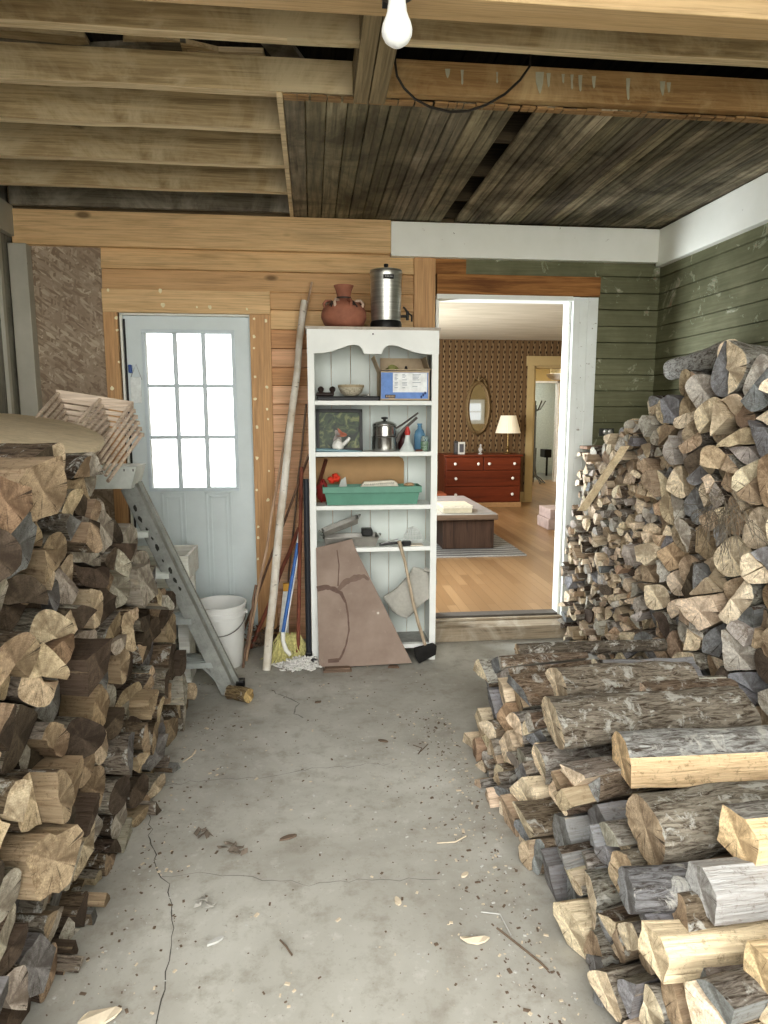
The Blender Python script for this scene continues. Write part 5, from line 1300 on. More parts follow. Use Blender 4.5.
# ------------------------------------------------------------------ step ladder
galv = NT('galvanised_grey'); v = galv.coords(); f = galv.noise(v, 12, 6, .7); g_ = galv.noise(v, 50, 5, .8)
c_ = galv.ramp(f, [(.3, (.26, .27, .255)), (.7, (.42, .435, .41))]); c_ = galv.mix(galv.ramp(g_, [(.3, .6), (.4, 0)]), c_, (.12, .12, .11)); galv.out(c_, .6, metal=.25); galv = galv.m
galvl = plain('pale_cap', (.72, .76, .72), .55, .1, .12, 15)
YL = 3.47
t = thing('stepladder', 'grey painted stepladder leaning beside the left woodpile in front of the white door', 'ladder', (-.75, YL, 0))
A0 = Vector((-.470, YL, 0)); A1 = Vector((-.945, YL+.04, 1.13)); B0 = Vector((-1.30, YL, 0)); B1 = Vector((-1.22, YL+.04, 1.13))
def rail(a, b, w_, d_, par):
    u = (b-a).normalized(); n_ = Vector((u.z, 0, -u.x)).normalized(); yv = Vector((0, 1, 0))
    m = MB()
    def bar(o0, o1, y0_, y1_):
        m.prism([a+n_*o0+yv*y0_, a+n_*o1+yv*y0_, a+n_*o1+yv*y1_, a+n_*o0+yv*y1_], b-a)
    bar(-w_, w_, 0, .006); bar(-w_, -w_+.006, 0, d_); bar(w_-.006, w_, 0, d_); bar(-w_*.25, w_*.25, -.004, .0)
    m.v = [Vector((q_.x, q_.y, max(q_.z, .0))) for q_ in m.v]
    return m.build('rail', galv, parent=par)
r1 = rail(A0, A1, .040, .055, t); rail(B0, B1, .035, .05, t)
C0 = Vector((-.385, YL+.30, 0)); C1 = Vector((-.80, YL+.10, 1.10))
u = None
for zt_, dd in ((.185, .16), (.43, .15), (.68, .14), (.90, .13)):
    xa = A0.x+(A1.x-A0.x)*zt_/1.13; xb = B0.x+(B1.x-B0.x)*zt_/1.13
    m = MB(); m.box((xb, YL+.008, zt_-.004), (xa, YL+dd, zt_)); m.box((xb, YL+.004, zt_-.03), (xa, YL+.010, zt_)); m.box((xb, YL+dd-.004, zt_-.025), (xa, YL+dd, zt_))
    for k in range(4): m.box((xb, YL+.02+k*.03, zt_), (xa, YL+.026+k*.03, zt_+.003))
    m.build('step', galvl if zt_ > .6 else plain('step_grey', (.42, .45, .44), .5, .2, .15, 15), parent=t)
m = MB(); m.tube([(A0.x-.04, YL+.01, .055), (-.62, YL+.02, .175)], .011, 4); m.build('brace', galv, parent=t)
a = atY(100, 466, YL); b = atY(137, 466, YL); c = atY(120, 493, YL)
m = MB(); zt_ = a.z; 
m.prism([(-1.30, YL-.02, zt_), (b.x+.005, YL-.02, zt_), (b.x-.03, YL-.02, zt_-.115), (-1.30, YL-.02, zt_-.115)], (0, .012, 0)); m.box((-1.30, YL-.02, zt_-.006), (b.x+.003, YL+.17, zt_)); m.prism([(b.x+.005, YL-.02, zt_), (b.x+.005, YL+.17, zt_), (b.x-.03, YL+.17, zt_-.115), (b.x-.03, YL-.02, zt_-.115)], (-.005, 0, 0))
m.build('top_cap', galvl, parent=t, bevel=.003)
for (px, py) in ((112, 469), (124, 469), (133, 469)):
    m = MB(); q_ = atY(px, py, YL-.0215); m.box((q_.x-.003, YL-.0225, q_.z-.012), (q_.x+.003, YL-.0195, q_.z)); m.build('slot', plain('slot_dark', (.2, .21, .2)), parent=t)
q = random.Random(6); u = (A1-A0); hd_ = plain('hole_dark', (.05, .05, .045), .9)
for i in range(9):
    m = MB()
    c_ = A0+u*(.52+i*.048)+Vector((q.uniform(-.015, .02), -.005, q.uniform(-.01, .01))); s_ = q.uniform(.004, .012)
    m.prism([c_+Vector((math.cos(k*PI/3+.5)*s_, 0, math.sin(k*PI/3)*s_*q.uniform(1, 2.2))) for k in range(6)], (0, .002, 0)); m.build('rust_hole', hd_, parent=r1)
# second thinner rail of the folded rear frame
m = MB(); m.prism([Vector((-.440, YL+.075, 0)), Vector((-.405, YL+.075, 0)), Vector((-.895, YL+.10, 1.15)), Vector((-.925, YL+.10, 1.15))], (0, .03, 0)); rr = m.build('rear_rail', galv, parent=t)
m = MB(); m.box((-.44, YL+.07, 0), (-.395, YL+.13, .045)); m.build('rubber_foot', blk, parent=rr, bevel=.005)
# log block beside the ladder foot
p = atZ(241, 702, 0); a = (p.x-.055, p.y+.03, .043)
p_, t_ = rnd_poly(.043, 10, 1.0, .9, seed=30)
o = biglog((p.x+.045, p.y-.02, .043), (p.x-.065, p.y+.04, .043), p_, t_, (.60, .45, .22), (.33, .25, .14), 'short stub of wood on the floor at the foot of the stepladder', 30, name='wood_stub', group='loose wood pieces on the floor')

# white wooden crate and stacked boards behind the ladder
wwood = wood('whitewashed_wood', (.84, .84, .78), (.62, .60, .53), 0, 24, False, .8, stain=(.88, .89, .84)); 
a = atY(188, 556, 3.86); zc = a.z
t = thing('wooden_crate', 'whitewashed wooden crate behind the stepladder in front of the white door', 'crate', (-.95, 4.0, 0))
m = MB(); x1_ = a.x; x0_ = -1.35; y0_, y1_ = 3.86, 4.20
m.box((x0_, y0_, zc-.09), (x1_, y0_+.018, zc)); m.box((x0_, y1_-.018, zc-.15), (x1_, y1_, zc)); m.box((x0_, y0_, zc-.15), (x0_+.018, y1_, zc)); m.box((x1_-.018, y0_+.018, zc-.15), (x1_, y1_-.018, zc)); m.build('upper_boards', wwood, parent=t, bevel=.003)
m = MB(); m.box((x0_, y0_, zc-.19), (x1_-.02, y0_+.018, zc-.10)); m.box((x0_, y0_, zc-.30), (x1_-.02, y0_+.016, zc-.205)); m.box((x0_+.02, y0_+.02, zc-.31), (x1_-.03, y1_-.02, zc-.29)); m.build('lower_boards', wwood, parent=t, bevel=.003)
for xx_ in (x0_+.02, x1_-.06):
    for yy_ in (y0_+.018, y1_-.06): m = MB(); m.box((xx_, yy_, 0), (xx_+.04, yy_+.042, zc-.15)); m.build('leg', wwood, parent=t)
for i, (zz_, xr, dep, lb) in enumerate(((.42, -.66, .19, 'upper'), (.345, -.64, .21, 'lower'))):
    m = MB(); m.box((-1.3, 3.64, zz_), (xr, 3.64+dep, zz_+.022)); o = m.build('plank', wwood, bevel=.002); tag(o, f'{lb} whitewashed plank lying level behind the stepladder', 'plank', 'planks behind the stepladder')
for (xa, xb, lb) in ((-1.28, -1.22, 'left'), (-.76, -.70, 'right')):
    m = MB(); m.box((xa, 3.66, 0), (xb, 3.83, .345)); o = m.build('support_block', wwood, bevel=.003); tag(o, f'rough whitewashed upright block under the {lb} end of the planks behind the stepladder', 'block', 'blocks carrying the planks')
    m = MB(); m.box((xa, 3.66, .367), (xb, 3.83, .42)); o = m.build('support_block', wwood, bevel=.003); tag(o, f'small whitewashed spacer block between the two planks, {lb} end', 'block', 'blocks carrying the planks')

# ------------------------------------------------------------------ round wooden disc and slatted rack on the left pile
t_c = Vector((-1.138, 2.588, 1.407)); nrm = Vector((.143, -.167, 1)).normalized()
Rm = nrm.to_track_quat('Z', 'Y').to_matrix().to_4x4(); Rm.translation = t_c
m = MB(); m.lathe([(0, 0), (.30, 0), (.345, .004), (.352, .012), (.350, .022), (.34, .027), (0, .027)], (0, 0, 0), 72, M4=Rm)
o = m.build('round_tabletop', wood('disc_wood', (.62, .53, .38), (.46, .38, .26), 0, 20, False, .6, contrast=.9), origin=tuple(t_c)); tag(o, 'round pale wooden tabletop lying tilted on top of the left woodpile', 'tabletop')
rkw = wood('rack_wood', (.64, .54, .44), (.44, .35, .27), 0, 40, False, .7)
t = thing('slatted_rack', 'folded wooden slatted rack lying on the left woodpile behind the round tabletop', 'rack', tuple(atY(95, 430, 3.15)))
for k in range(6):
    dz = -.027*k
    sft = Vector((.008*k, 0, dz))
    P0 = atY(56, 393, 3.16)+sft; P1 = atY(133, 405, 3.16)+sft
    m = MB(); u = (P1-P0); upv = Vector((0, 0, .016)) if k == 0 else Vector((0, 0, .009))
    m.prism([P0-upv, P1-upv, P1+upv, P0+upv], (0, .012, 0)); m.build('slat', rkw, parent=t)
    for f_, (ex, ey) in ((.03, (32, 423)), (.57, (66, 433)), (.98, (97, 452))):
        S = P0.lerp(P1, f_)+Vector((0, -.006, 0)); E_ = atY(ex, ey, 2.86)+sft*.9
        m = MB(); m.tube([S+(S-E_).normalized()*.006, S, E_], [.006, .0078, .0078], 8); m.build('dowel', rkw, parent=t)
# supporting stuff under the rack: two big rounds on the back row
p_, t_ = rnd_poly(.085, 12, seed=44); biglog((-1.12, 3.02, 1.30), (-1.60, 3.05, 1.30), p_, t_, TAN, BARKS['b'], 'thick round log under the slatted rack on the left woodpile', 44)

# small metal fitting on the green wall
p = atY(607, 432, WB-.02); t = thing('wall_socket', 'grey metal outlet fitting on green clapboards beside the white casing', 'outlet', tuple(p))
m = MB(); m.box((p.x-.055, WB-.022, p.z-.026), (p.x+.05, WB-.015, p.z+.024)); m.build('plate', plain('dark_plate', (.09, .09, .085), .5, .4), parent=t, bevel=.004)
m = MB(); m.lathe([(.0, 0), (.018, 0), (.018, .012), (.012, .016), (0, .016)], (0, 0, 0), 18, M4=Matrix.Translation((p.x-.014, WB-.022, p.z)) @ Matrix.Rotation(PI/2, 4, 'X')); m.lathe([(.0, 0), (.018, 0), (.018, .012), (.012, .016), (0, .016)], (0, 0, 0), 18, M4=Matrix.Translation((p.x+.018, WB-.022, p.z)) @ Matrix.Rotation(PI/2, 4, 'X')); m.build('receptacle', plain('pale_metal', (.6, .6, .58), .35, .7), parent=t)

# ------------------------------------------------------------------ the house room seen through the doorway
FZ = .115; HY = 10.2; HX0, HX1 = .15, 4.9; HC = 2.62
hf = NT('oak_floor')
br = hf.node('ShaderNodeTexBrick'); br.inputs['Scale'].default_value = 1; br.inputs['Brick Width'].default_value = .9; br.inputs['Row Height'].default_value = .075; br.inputs['Mortar Size'].default_value = .002; br.offset = .37
br.inputs['Color1'].default_value = (.22, .13, .062, 1); br.inputs['Color2'].default_value = (.33, .21, .11, 1); br.inputs['Mortar'].default_value = (.16, .09, .04, 1)
hf.link(hf.coords((1, 1, 1), (0, 0, PI/2)), br.inputs['Vector']); f = hf.noise(hf.coords((30, 2, 1)), 1, 5)
hf.out(hf.mix(hf.ramp(f, [(.3, .35), (.6, 0)]), br.outputs['Color'], (.26, .15, .07)), .32)
m = MB(); m.box((HX0-.2, WB+.08, FZ-.05), (HX1+1.6, HY+3.4, FZ)); o = m.build('floor', hf.m, origin=(2, 7, FZ)); struct(o, 'light oak board floor of the house room', 'floor')
hcm = NT('plaster_ceiling'); f = hcm.noise(hcm.coords((1.5, 9, 1)), 1, 6, .6, 1); hcm.out(hcm.ramp(f, [(.3, (.46, .43, .34)), (.7, (.60, .56, .47))]), .9, f, .3, .01)
m = MB(); m.box((HX0-.2, WB+.08, HC), (HX1+.2, HY+.1, HC+.05)); o = m.build('ceiling', hcm.m, origin=(2, 7, HC)); struct(o, 'cream plaster ceiling of the house room', 'ceiling')
wpn = NT('striped_wallpaper')
tc = wpn.coords((1, 1, 1)); sp = wpn.node('ShaderNodeSeparateXYZ'); wpn.link(tc, sp.inputs[0])
per_ = .094
ph = wpn.math('FRACT', wpn.math('DIVIDE', sp.outputs[0], per_))
base = wpn.ramp(ph, [(0, (.155, .098, .05)), (.10, (.155, .098, .05)), (.12, (.06, .033, .018)), (.16, (.06, .033, .018)), (.18, (.235, .165, .09)), (.55, (.235, .165, .09)), (.57, (.06, .033, .018)), (.62, (.06, .033, .018)), (.64, (.155, .098, .05))])
base_r = base.node; base_r.color_ramp.interpolation = 'CONSTANT'
# leaf dots running up each stripe in a zigzag
zz_ = wpn.math('DIVIDE', sp.outputs[2], .075)
dz_ = wpn.math('ABSOLUTE', wpn.math('SUBTRACT', wpn.math('FRACT', zz_), .5))
odd = wpn.math('SINE', wpn.math('MULTIPLY', zz_, PI))
sx_ = wpn.math('ADD', .36, wpn.math('MULTIPLY', odd, .09))
dx_ = wpn.math('ABSOLUTE', wpn.math('SUBTRACT', ph, sx_))
dd_ = wpn.math('ADD', wpn.math('MULTIPLY', dx_, 2.6), wpn.math('MULTIPLY', dz_, .8))
mask = wpn.ramp(dd_, [(.30, 1), (.36, 0)])
wpn.out(wpn.mix(mask, base, (.03, .017, .010)), .85)
# far wall with a doorway
dwx0 = atY(532, 440, HY).x; dwx1 = dwx0+.86; dwz = atY(540, 366, HY).z
m = MB()
for (a_, b_, c_, d_) in ((HX0, dwx0, FZ, HC), (dwx1, HX1, FZ, HC), (dwx0, dwx1, dwz, HC)): m.box((a_, HY, c_), (b_, HY+.14, d_))
o = m.build('wall_house_far', wpn.m, origin=(0, HY, 0)); struct(o, 'far wall of the house room in brown striped floral wallpaper', 'wall')
m = MB(); m.box((HX0-.12, WB+.08, FZ), (HX0, HY+.1, HC)); o = m.build('wall_house_left', wpn.m, origin=(0, 7, 0)); struct(o, 'left wall of the house room', 'wall')
crm = plain('cream_trim', (.46, .36, .19), .6, 0, .05, 5)
m = MB(); m.box((HX1, WB+.08, FZ), (HX1+.12, HY, HC)); o = m.build('wall_house_right', plain('cream_wall', (.6, .52, .38), .8), origin=(0, 7, 0)); struct(o, 'right wall of the house room', 'wall')
m = MB(); m.box((HX0, WB+.085, FZ), (.80, WB+.10, HC)); m.box((1.70, WB+.085, FZ), (HX1, WB+.10, HC)); m.box((.80, WB+.085, 2.25), (1.70, WB+.10, HC)); m.box((HX1, WB+.085, FZ), (HX1+1.8, WB+.10, HC)); o = m.build('wall_house_near', crm, origin=(0, 4.5, 0)); struct(o, 'inner face of the shed wall in the house room', 'wall')
m = MB(); cw = .11
m.box((dwx0-cw, HY-.03, FZ), (dwx0, HY, dwz+.02)); m.box((dwx0-cw-.02, HY-.034, dwz), (dwx1+cw+.02, HY, dwz+.15)); m.box((dwx1, HY-.03, FZ), (dwx1+cw, HY, dwz+.02)); m.box((dwx0-.0, HY, FZ), (dwx0+.03, HY+.14, dwz)); m.box((dwx0, HY, dwz-.03), (dwx1, HY+.14, dwz))
o = m.build('trim_15', crm, bevel=.004); struct(o, 'cream door casing in the far wallpapered wall', 'trim')
m = MB(); m.box((HX0, HY-.02, FZ), (dwx0-cw, HY, FZ+.16)); o = m.build('baseboard_far', crm); struct(o, 'cream baseboard of the far wall', 'baseboard')
# hall beyond: back wall with second doorway and bright room
H2 = HY+3.0
hallw = plain('hall_cream', (.50, .38, .17), .8, 0, .05, 3)
m = MB()
for (a_, b_, c_, d_) in ((2.4, 4.02, FZ, 0),): pass
e0 = atY(531, 470, H2).x; e1 = atY(556, 470, H2).x; ez = atY(540, 381, H2).z
for (a_, b_, c_, d_) in ((2.6, e0, FZ, HC), (e1, 6.2, FZ, HC), (e0, e1, ez, HC)): m.box((a_, H2, c_), (b_, H2+.1, d_))
o = m.build('wall_hall', hallw, origin=(0, H2, 0)); struct(o, 'ochre back wall of the hall beyond the second doorway', 'wall')
m = MB(); m.box((2.6, HY+.14, HC-.02), (6.2, H2+2.2, HC+.05)); o = m.build('ceiling', plain('hall_ceiling', (.8, .78, .72), .8), origin=(4, 12, HC)); struct(o, 'white ceiling of the hall', 'ceiling')
m = MB(); m.box((e0, H2-.02, FZ), (e0+.03, H2+.1, ez)); m.box((e1-.04, H2-.02, FZ), (e1, H2+.1, ez)); m.box((e0, H2-.02, ez-.04), (e1, H2+.1, ez)); m.box((e1, H2-.02, FZ), (6.0, H2, FZ+1.02)); o = m.build('trim_16', plain('white_gloss', (.75, .74, .70), .4)); struct(o, 'white door frame and panelling at the end of the hall', 'trim')
m = MB(); m.box((2.5, H2+2.0, FZ), (6.2, H2+2.1, HC)); o = m.build('wall_far_room', plain('pale_grey_wall', (.50, .52, .47), .8), origin=(4, H2+2, 0)); struct(o, 'pale grey green wall of the farthest room', 'wall')
m = MB(); m.box((2.5, HY+3.2, FZ-.05), (6.2, H2+2.1, FZ-.001)); o = m.build('floor', plain('tile_floor', (.16, .15, .13), .3), origin=(4, H2+1, FZ)); struct(o, 'dark floor of the farthest room', 'floor')
m = MB(); m.box((2.48, HY+.14, FZ), (2.6, H2+2.1, HC)); m.box((6.2, HY+.14, FZ), (6.3, H2+2.1, HC)); o = m.build('wall_hall_side', hallw, origin=(2.5, 12, 0)); struct(o, 'side walls of the hall', 'wall')
p = atY(557, 374, HY+1.3); t = thing('ceiling_light', 'round white ceiling light in the hall beyond the far doorway', 'light', (p.x, HY+1.3, p.z))
m = MB(); m.lathe([(0, -.11), (.09, -.10), (.16, -.05), (.18, 0), (.1, .01)], (p.x, HY+1.3, p.z), 28); m.build('shade', plain('opal_glass', (.85, .84, .78), .3), parent=t)
m = MB(); m.lathe([(.11, .0), (.12, .04), (.12, HC-.02-p.z)], (p.x, HY+1.3, p.z), 24); m.build('ceiling_mount', plain('brass_mount', (.5, .42, .25), .4, .5), parent=t)
# coat rack in front of the hall doorway
cxr = atY(534, 430, H2-.25); dki = plain('dark_metal_rack', (.10, .10, .085), .5, .3)
t = thing('coat_rack', 'dark metal coat rack standing in the hall doorway', 'coat rack', (cxr.x, H2-.3, FZ))
zt_ = atY(534, 405, H2-.3).z
m = MB(); m.tube([(cxr.x, H2-.3, FZ+.12), (cxr.x, H2-.3, zt_)], .025, 10); m.build('pole', dki, parent=t)
for an in (0, 1.25, 2.5, 3.77, 5.0):
    m = MB(); u_ = Vector((math.cos(an), math.sin(an), 0)); c_ = Vector((cxr.x, H2-.3, zt_)); m.tube([c_-Vector((0, 0, .12)), c_+u_*.10-Vector((0, 0, .08)), c_+u_*.20+Vector((0, 0, .08))], .013, 8); m.build('hook', dki, parent=t)
    m = MB(); c_ = Vector((cxr.x, H2-.3, FZ)); m.tube([c_+Vector((0, 0, .2)), c_+u_*.15+Vector((0, 0, .10)), c_+u_*.24+Vector((0, 0, .012))], .012, 8); m.build('foot', dki, parent=t)
m = MB(); pp = [atY(536, 470, H2-.12), atY(535, 520-30, H2-.12), atY(538, 482, H2-.12)]
m.tube([atY(536, 448, H2-.12), atY(535, 465, H2-.12), atY(536, 476, H2-.12), atY(541, 482, H2-.12), atY(549, 484, H2-.12)], .016, 8); o = m.build('cable', dki); tag(o, 'dark cable hanging beside the coat rack in the hall', 'cable')
p = atY(549, 454, H2+1.2); m = MB(); m.box((p.x-.10, H2+1.2, p.z-.08), (p.x+.06, H2+1.5, p.z+.10)); m.box((p.x-.02, H2+1.3, FZ), (p.x+.02, H2+1.34, p.z-.08)); o = m.build('black_stand', blk, bevel=.01); tag(o, 'black box on a stand deep in the farthest room', 'stand')

m = MB(); wz0, wz1, wx0_, wx1_ = 1.35, 1.75, 3.60, 4.05; wy = WB+.10
for (a_, b_, c_, d_) in ((wx0_-.09, wx0_, wz0-.09, wz1+.09), (wx1_, wx1_+.09, wz0-.09, wz1+.09), (wx0_, wx1_, wz0-.09, wz0), (wx0_, wx1_, wz1, wz1+.09), (wx0_, wx1_, 1.54, 1.56)): m.box((a_, wy, c_), (b_, wy+.03, d_))
wn = m.build('window_1', M['white'], bevel=.004); struct(wn, 'white framed window in the near wall of the house room', 'window')
wem = NT('glowing_pane'); wem.out((.8, .85, .9), .1); wem.b.inputs['Emission Color'].default_value = (.9, .96, 1, 1); wem.b.inputs['Emission Strength'].default_value = .45  # pane glows in place of daylight, to show in the oval mirror
m = MB(); m.box((wx0_, wy+.002, wz0), (wx1_, wy+.008, wz1)); m.build('pane', wem.m, parent=wn)
# dresser
mah = wood('mahogany', (.16, .038, .016), (.09, .02, .009), 0, 16, False, .35, contrast=.7)
DYF = 9.62
a = atY(444, 455, DYF); b = atY(523, 455, DYF); dx0_, dx1_, dzt = a.x, b.x, a.z
t = thing('dresser', 'reddish brown chest of drawers against the wallpapered wall', 'dresser', ((dx0_+dx1_)/2, 9.9, FZ))
cream_side = plain('lit_side', (.30, .10, .05), .4)
m = MB(); m.box((dx0_+.02, DYF+.02, FZ+.06), (dx1_-.02, 10.16, dzt-.03)); m.build('cabinet', mah, parent=t, bevel=.004)
m = MB(); m.box((dx0_, DYF-.01, dzt-.03), (dx1_, 10.17, dzt)); m.build('top', mah, parent=t, bevel=.006)
m = MB(); m.box((dx0_+.005, DYF+.0, FZ), (dx1_-.005, 10.165, FZ+.075)); m.build('plinth', plain('light_plinth', (.36, .22, .11), .5), parent=t, bevel=.005)
kn = plain('white_knob', (.8, .8, .76), .25)
def drawer(xa, xb, za, zb_, knobs):
    m = MB(); m.box((xa, DYF-.002, za), (xb, DYF+.03, zb_)); d_ = m.build('drawer', mah, parent=t, bevel=.004)
    for kx in knobs:
        m = MB(); m.lathe([(.012, 0), (.010, .012), (.02, .018), (.022, .028), (.012, .036), (0, .037)], (0, 0, 0), 14, M4=Matrix.Translation((kx, DYF-.002, (za+zb_)/2)) @ Matrix.Rotation(PI/2, 4, 'X')); m.build('knob', kn, parent=d_)
hgt = dzt-.04-(FZ+.085); xm = (dx0_+dx1_)/2; W_ = dx1_-dx0_
za = FZ+.085; h1_, h2_, h3_ = hgt*.36, hgt*.36, hgt*.28
drawer(dx0_+.035, dx1_-.035, za, za+h1_-.01, (dx0_+W_*.15, dx1_-W_*.13)); drawer(dx0_+.035, dx1_-.035, za+h1_, za+h1_+h2_-.01, (dx0_+W_*.15, dx1_-W_*.13))
drawer(dx0_+.035, xm-.008, za+h1_+h2_, za+hgt, (dx0_+W_*.14, xm-W_*.07)); drawer(xm+.008, dx1_-.035, za+h1_+h2_, za+hgt, (xm+W_*.07, dx1_-W_*.11))
# lamp
p = atY(507.5, 452, 9.85); cx = p.x
t = thing('table_lamp', 'brass table lamp with white pleated shade on the dresser', 'lamp', (cx, 9.85, dzt))
zs0 = atY(508, 433, 9.85).z; zs1 = atY(508, 415.5, 9.85).z
rb_ = .185; rt_ = .112
m = MB(); n = 64; vs = []
for (r_, z_) in ((rb_, zs0), (rt_, zs1)):
    for j in range(n): q_ = r_*(1+(.02 if j % 2 else 0)); vs.append((cx+q_*math.cos(2*PI*j/n), 9.85+q_*math.sin(2*PI*j/n), z_))
m.add(vs, [(j, (j+1) % n, n+(j+1) % n, n+j) for j in range(n)], 0, False)
shd = NT('lamp_shade_cloth'); shd.out((.78, .72, .58), .8); shd.b.inputs['Emission Color'].default_value = (1, .9, .7, 1); shd.b.inputs['Emission Strength'].default_value = .08
m.build('lamp_shade', shd.m, parent=t)
brass = plain('old_brass', (.28, .20, .09), .35, .8)
m = MB(); m.lathe([(.065, 0), (.068, .01), (.04, .02), (.018, .03), (.014, .06), (.03, .08), (.032, .10), (.012, .12), (.010, zs0-dzt+.06)], (cx, 9.85, dzt), 24); m.build('lamp_base', brass, parent=t)
m = MB(); m.lathe([(.006, zs1-dzt-.02), (.006, zs1-dzt+.02), (.012, zs1-dzt+.03), (0, zs1-dzt+.045)], (cx, 9.85, dzt), 12); m.build('finial', brass, parent=t)
# mirror
p = atY(478.5, 408, HY-.03); cx, cz = p.x, p.z; rx = abs(atY(491.5, 408, HY-.03).x-cx); rz = abs(atY(478, 435.5, HY-.03).z-cz)
t = thing('oval_mirror', 'oval gilt framed mirror hanging over the dresser', 'mirror', (cx, HY-.02, cz-rz))
def oval_ring(m, rx, rz, w_, y_, dep, n=48, prof=5):
    vs = []
    for j in range(n):
        an = 2*PI*j/n
        for k in range(prof):
            f_ = k/(prof-1); q_ = 1-w_*f_/min(rx, rz); yy = y_-dep*math.sin(PI*f_)
            vs.append((cx+(rx-w_*f_)*math.cos(an), yy, cz+(rz-w_*f_)*math.sin(an)))
    m.add(vs, [(j*prof+k, j*prof+k+1, ((j+1) % n)*prof+k+1, ((j+1) % n)*prof+k) for j in range(n) for k in range(prof-1)], 0, True)
gilt = plain('dull_gilt', (.20, .14, .07), .5, .3, .35, 60, .4)
m = MB(); oval_ring(m, rx, rz, .07, HY-.01, .04); fr = m.build('mirror_frame', gilt, parent=t, orient=False)
m = MB(); zt_ = cz+rz
for s in (-1, 1):
    m.tube([(cx, HY-.03, zt_-.01), (cx+s*.05, HY-.035, zt_+.03), (cx+s*.085, HY-.035, zt_+.0), (cx+s*.10, HY-.03, zt_-.05), (cx+s*.13, HY-.03, zt_-.09)], .014, 8)
m.tube([(cx, HY-.03, zt_-.01), (cx, HY-.035, zt_+.075)], [.022, .012], 8); m.build('crest', gilt, parent=fr)
mir = NT('mirror_glass'); mir.out((.75, .76, .75), .03, metal=1)
m = MB(); n = 40; m.add([(cx+(rx-.062)*math.cos(2*PI*j/n), HY-.012, cz+(rz-.062)*math.sin(2*PI*j/n)) for j in range(n)], [tuple(range(n))]); m.build('mirror_plate', mir.m, parent=t)
# photo frames and glass on the dresser
for i, (px0, px1, py, lb, cc) in enumerate(((454, 458, 441, 'narrow dark photo frame standing at the left of the dresser top', (.05, .05, .05)), (458, 465, 442, 'silver framed black photo standing on the dresser', (.55, .55, .52)))):
    a = atY(px0, py, 9.8); b = atY(px1, py, 9.8); t = thing('photo_frame', lb, 'photo frame', ((a.x+b.x)/2, 9.8, dzt), 'photo frames on the dresser')
    m = MB(); m.box((a.x, 9.79, dzt), (b.x, 9.81, a.z)); m.build('frame', plain('frame_'+str(i), cc, .4), parent=t, bevel=.003)
    m = MB(); w_ = (b.x-a.x)*.2; m.box((a.x+w_, 9.786, dzt+.03), (b.x-w_, 9.79, a.z-.03)); m.build('photo', plain('photo_dark', (.10, .10, .11), .3), parent=t)
p = atY(480.5, 450, 9.75); t = thing('glass_figurine', 'clear glass figurine on the middle of the dresser', 'figurine', (p.x, 9.75, dzt))
m = MB(); m.lathe([(.04, 0), (.04, .01), (.015, .025), (.03, .05), (.035, .08), (.015, .10), (.012, .12), (.02, .135), (0, .155)], (p.x, 9.75, dzt), 18); m.build('glass_body', glassmat('cut_glass', (.8, .8, .78), .6), parent=t)
# shoes / dark cloth on the floor before dresser
for i, (px, lb) in enumerate(((493, 'left dark shoe on the floor in front of the dresser'), (508, 'right dark shoe on the floor in front of the dresser'))):
    p = atZ(px, 505, FZ); t = thing('shoe', lb, 'shoe', (p.x, p.y, FZ), 'dark shoes by the dresser')
    m = MB(); blob(m, (p.x, p.y, FZ+.048), .05, 2.3, 1.0, .9, amp=.2, seed=i); m.v = [Vector((q_.x, q_.y, max(q_.z, FZ+.012))) for q_ in m.v]; m.build('upper', plain('dark_suede', (.035, .035, .04), .8), parent=t)
    m = MB(); m.box((p.x-.125, p.y-.045, FZ), (p.x+.125, p.y+.045, FZ+.014)); m.build('sole', blk, parent=t, bevel=.005)
# rug
p0 = atZ(527, 556, FZ); p1 = atZ(497, 531, FZ)
rug = NT('grey_woven_rug'); v = rug.coords((1, 1, 1)); vo = rug.node('ShaderNodeTexWave'); vo.wave_type = 'BANDS'; vo.bands_direction = 'Y'; vo.inputs['Scale'].default_value = 3.2; vo.inputs['Distortion'].default_value = 3; rug.link(v, vo.inputs['Vector']); f = rug.noise(v, 120, 2)
rug.out(rug.mix(rug.ramp(f, [(.4, .4), (.6, 0)]), rug.ramp(vo.outputs['Color'], [(.3, (.13, .125, .12)), (.7, (.36, .35, .33))]), (.1, .1, .1)), .95)
m = MB(); m.box((.9, p0.y, FZ), (p0.x, 8.3, FZ+.012)); o = m.build('rug', rug.m, bevel=.003); tag(o, 'grey patterned rug under the coffee table', 'rug')
# coffee table: stone-look top on a dark chest
dkw = wood('dark_chest_wood', (.085, .05, .035), (.03, .018, .012), 2, 22, False, .5)
b0 = atZ(493.5, 548, FZ+.012); b1y = b0.y; bx1 = b0.x; bx0 = atY(442.5, 548, b0.y).x
tz = atY(498, 514, b0.y-.10).z; tz = max(tz, .45)
t = thing('coffee_table', 'coffee table with thick pale top on a dark wooden chest base', 'table', ((bx0+bx1)/2, b1y+.5, FZ+.012))
m = MB(); m.box((bx0, b1y, FZ+.012), (bx1, b1y+1.25, tz-.055)); m.build('chest_base', dkw, parent=t, bevel=.006)
ttx = atY(498.5, 514, b1y-.09).x
m = MB(); m.box((bx0-.35, b1y-.09, tz-.06), (ttx, b1y+1.45, tz-.006)); m.build('top_edge', wood('top_edge_wood', (.20, .14, .10), (.1, .07, .05), 0, 20, False, .4), parent=t, bevel=.006)
m = MB(); m.box((bx0-.34, b1y-.085, tz-.006), (ttx-.01, b1y+1.44, tz)); m.build('table_top', plain('pale_glossy_top', (.42, .42, .41), .12, 0, .12, 5), parent=t)
a = atY(443, 512, b1y+.02); b = atY(472, 503, b1y+.02)
